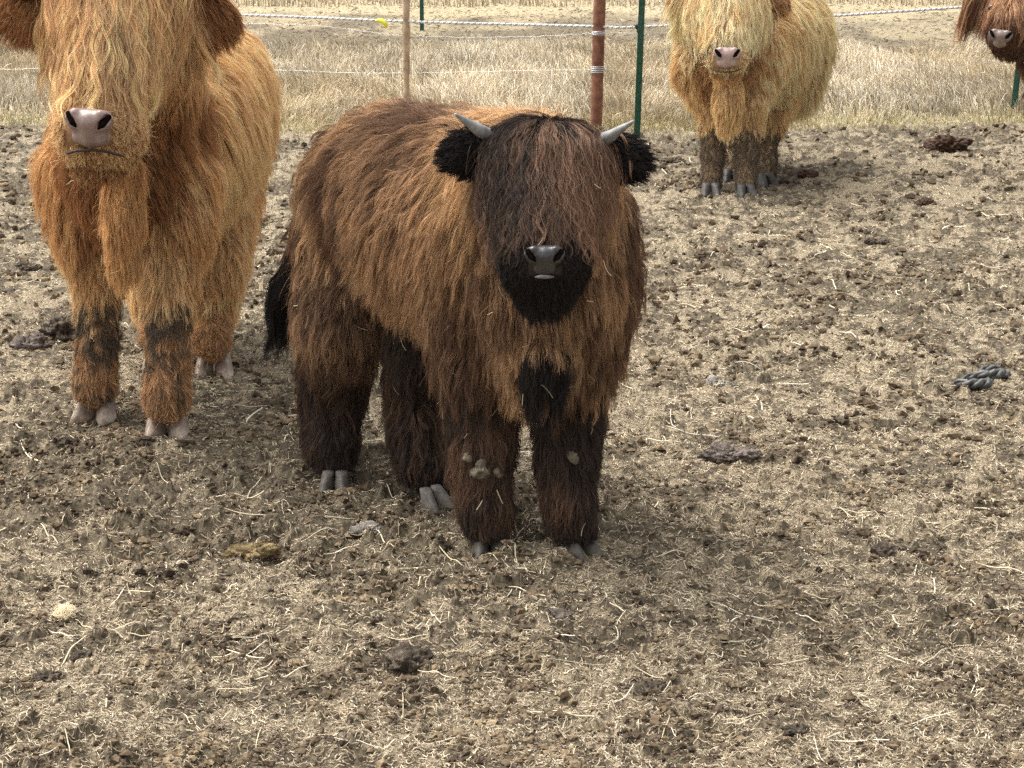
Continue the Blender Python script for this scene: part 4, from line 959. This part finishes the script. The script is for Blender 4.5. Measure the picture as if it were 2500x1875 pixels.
LM = [('dung_pile', 61, 335, .17, .11, M_D1, 'big dark crusted dung mound beside the muddy front leg of the golden cow', 'dung'),
      ('dung_pile', 27, 347, .14, .07, M_D2, 'low grey-brown dung heap at the left frame edge', 'dung'),
      ('dung_pile', 28, 270, .13, .035, M_D1, 'flat dark dung patch left of the golden cow legs', 'dung'),
      ('dung_pile', 952, 147, .30, .10, M_D3, 'tall brown dung heap near the fence at the upper right', 'dung'),
      ('dung_pile', 903, 134, .16, .05, M_D1, 'small dark dung heap on the grass edge', 'dung'),
      ('dung_pile', 806, 176, .14, .05, M_D3, 'short brown dung log right of the pale heifer', 'dung'),
      ('dung_pile', 783, 182, .20, .045, M_D1, 'dark dung lumps touching the hind hoof of the pale heifer', 'dung'),
      ('dung_pile', 926, 204, .13, .04, M_D3, 'rounded flat reddish dung disc in the far right yard', 'dung'),
      ('dung_pile', 728, 452, .24, .055, M_D2, 'large grey ridged dung slab right of the calf legs', 'dung'),
      ('stone', 712, 385, .13, .035, M_ST, 'pale grey stone half sunk right of the calf', 'stone'),
      ('stone', 366, 530, .085, .032, M_ST, 'smooth grey stone in front of the calf hind legs', 'stone'),
      ('dung_pile', 887, 554, .065, .038, M_D1, 'round black dung ball in the lower right yard', 'dung'),
      ('dung_pile', 412, 668, .10, .05, M_D1, 'crumbly dark dung mound low in the middle', 'dung'),
      ('dung_pile', 246, 553, .15, .045, M_D4, 'yellowish tan dung clump on the dark trampled patch', 'dung'),
      ('dung_pile', 49, 678, .058, .030, M_D1, 'small black clod in the lower left corner area', 'dung'),
      ('dung_pile', 83, 659, .026, .028, M_D1, 'tiny upright black clod above the lower left clod', 'dung'),
      ('dung_pile', 655, 688, .055, .026, M_D1, 'dark clod in the pale straw at the lower centre', 'dung'),
      ('dung_pile', 722, 545, .12, .03, M_D1, 'spread dark dung crumbs right of the calf front hoof', 'dung'),
      ('dung_pile', 555, 618, .09, .03, M_D2, 'grey flattened dung in front of the calf', 'dung'),
      ('dung_pile', 670, 163, .16, .045, M_D1, 'dark dung strip between the calf ear and the heifer leg', 'dung'),
      ('dung_pile', 876, 243, .12, .035, M_D1, 'dark clod cluster in the right middle yard', 'dung'),
      ('dung_pile', 795, 731, .055, .024, M_D1, 'dark crumbly clod at the bottom right', 'dung')]
for i, (nm, cx, cyy, w_, h_, m_, lb, ct) in enumerate(LM): lump(nm, cx, cyy, w_, h_, m_, lb, ct, 100 + i, 8, .45, group='dung and stones lying in the yard')

# knotted scrap of dark braided rubbery rope
kc = GG(981, 382); kc[2] -= .006
rc = empty('rope_scrap', kc); tag(rc, 'knotted scrap of dark grey twisted rope lying on the straw', 'rope scrap')
M_KNOT = simple('dark_rope', [(.3, (.012, .012, .011)), (.5, (.04, .042, .038)), (.7, (.16, .15, .13))], 60, .5)
def kn(pts, r):
    cpts = catmull([kc + np.array(q_) for q_ in pts], 10); s = np.r_[0, np.cumsum(np.linalg.norm(np.diff(cpts, axis=0), axis=1))]
    n_ = 60; u = np.linspace(0, s[-1], n_); cpts = np.stack([np.interp(u, s, cpts[:, i]) for i in range(3)], 1); t_, a, b_ = frames(cpts)
    tp_ = np.sin(np.linspace(.25, math.pi - .25, n_)) ** .5
    for k in range(3):
        ph = 2 * np.pi * (u / .10 + k / 3) + .6 * np.sin(u * 60 + k); h = cpts + (r * .5 * tp_)[:, None] * (np.cos(ph)[:, None] * a + np.sin(ph)[:, None] * b_)
        v_, f_ = tube(h, r * .58 * tp_, 9); mesh_obj('rope_strand', v_, obj_tuple(f_), M_KNOT, rc, True, kc)
kn([(-.085, -.03, .012), (-.055, -.065, .016), (-.005, -.07, .018), (.02, -.035, .02)], .017)
kn([(-.06, .0, .014), (-.02, .01, .022), (.01, -.01, .03), (.03, .03, .02)], .012)
kn([(.0, .055, .016), (.03, .02, .022), (.075, .03, .022), (.10, .06, .014)], .017)
kn([(.01, .08, .016), (.05, .10, .022), (.09, .085, .016)], .013)

# pale tuft of shed wool
wc = GG(64, 616); r = np.random.default_rng(9); n_ = 900; K = 7
st = wc + np.stack([r.normal(0, .007, n_), r.normal(0, .010, n_) , np.abs(r.normal(0, .008, n_)) + .003], 1); t = np.linspace(0, 1, K)
az = r.uniform(0, 6.28, n_); cu = r.normal(0, 2.2, n_); pts = np.zeros((n_, K, 3)); c_ = st.copy()
for k in range(K):
    pts[:, k] = c_; a = az + cu * t[k]; c_ = c_ + np.stack([np.cos(a) * .0028, np.sin(a) * .0035, r.normal(0, .0012, n_)], 1)
pts[..., 2] = np.maximum(pts[..., 2], wc[2] + .002)
tag(curves_obj('wool_tuft', pts, np.full((n_, K), .0003), np.full((n_, K, 3), 1.0) * np.array([.80, .68, .47]), M_STRAW), 'small pale yellow tuft of shed wool in the lower left', 'wool tuft')
print('props', time.time() - T0)
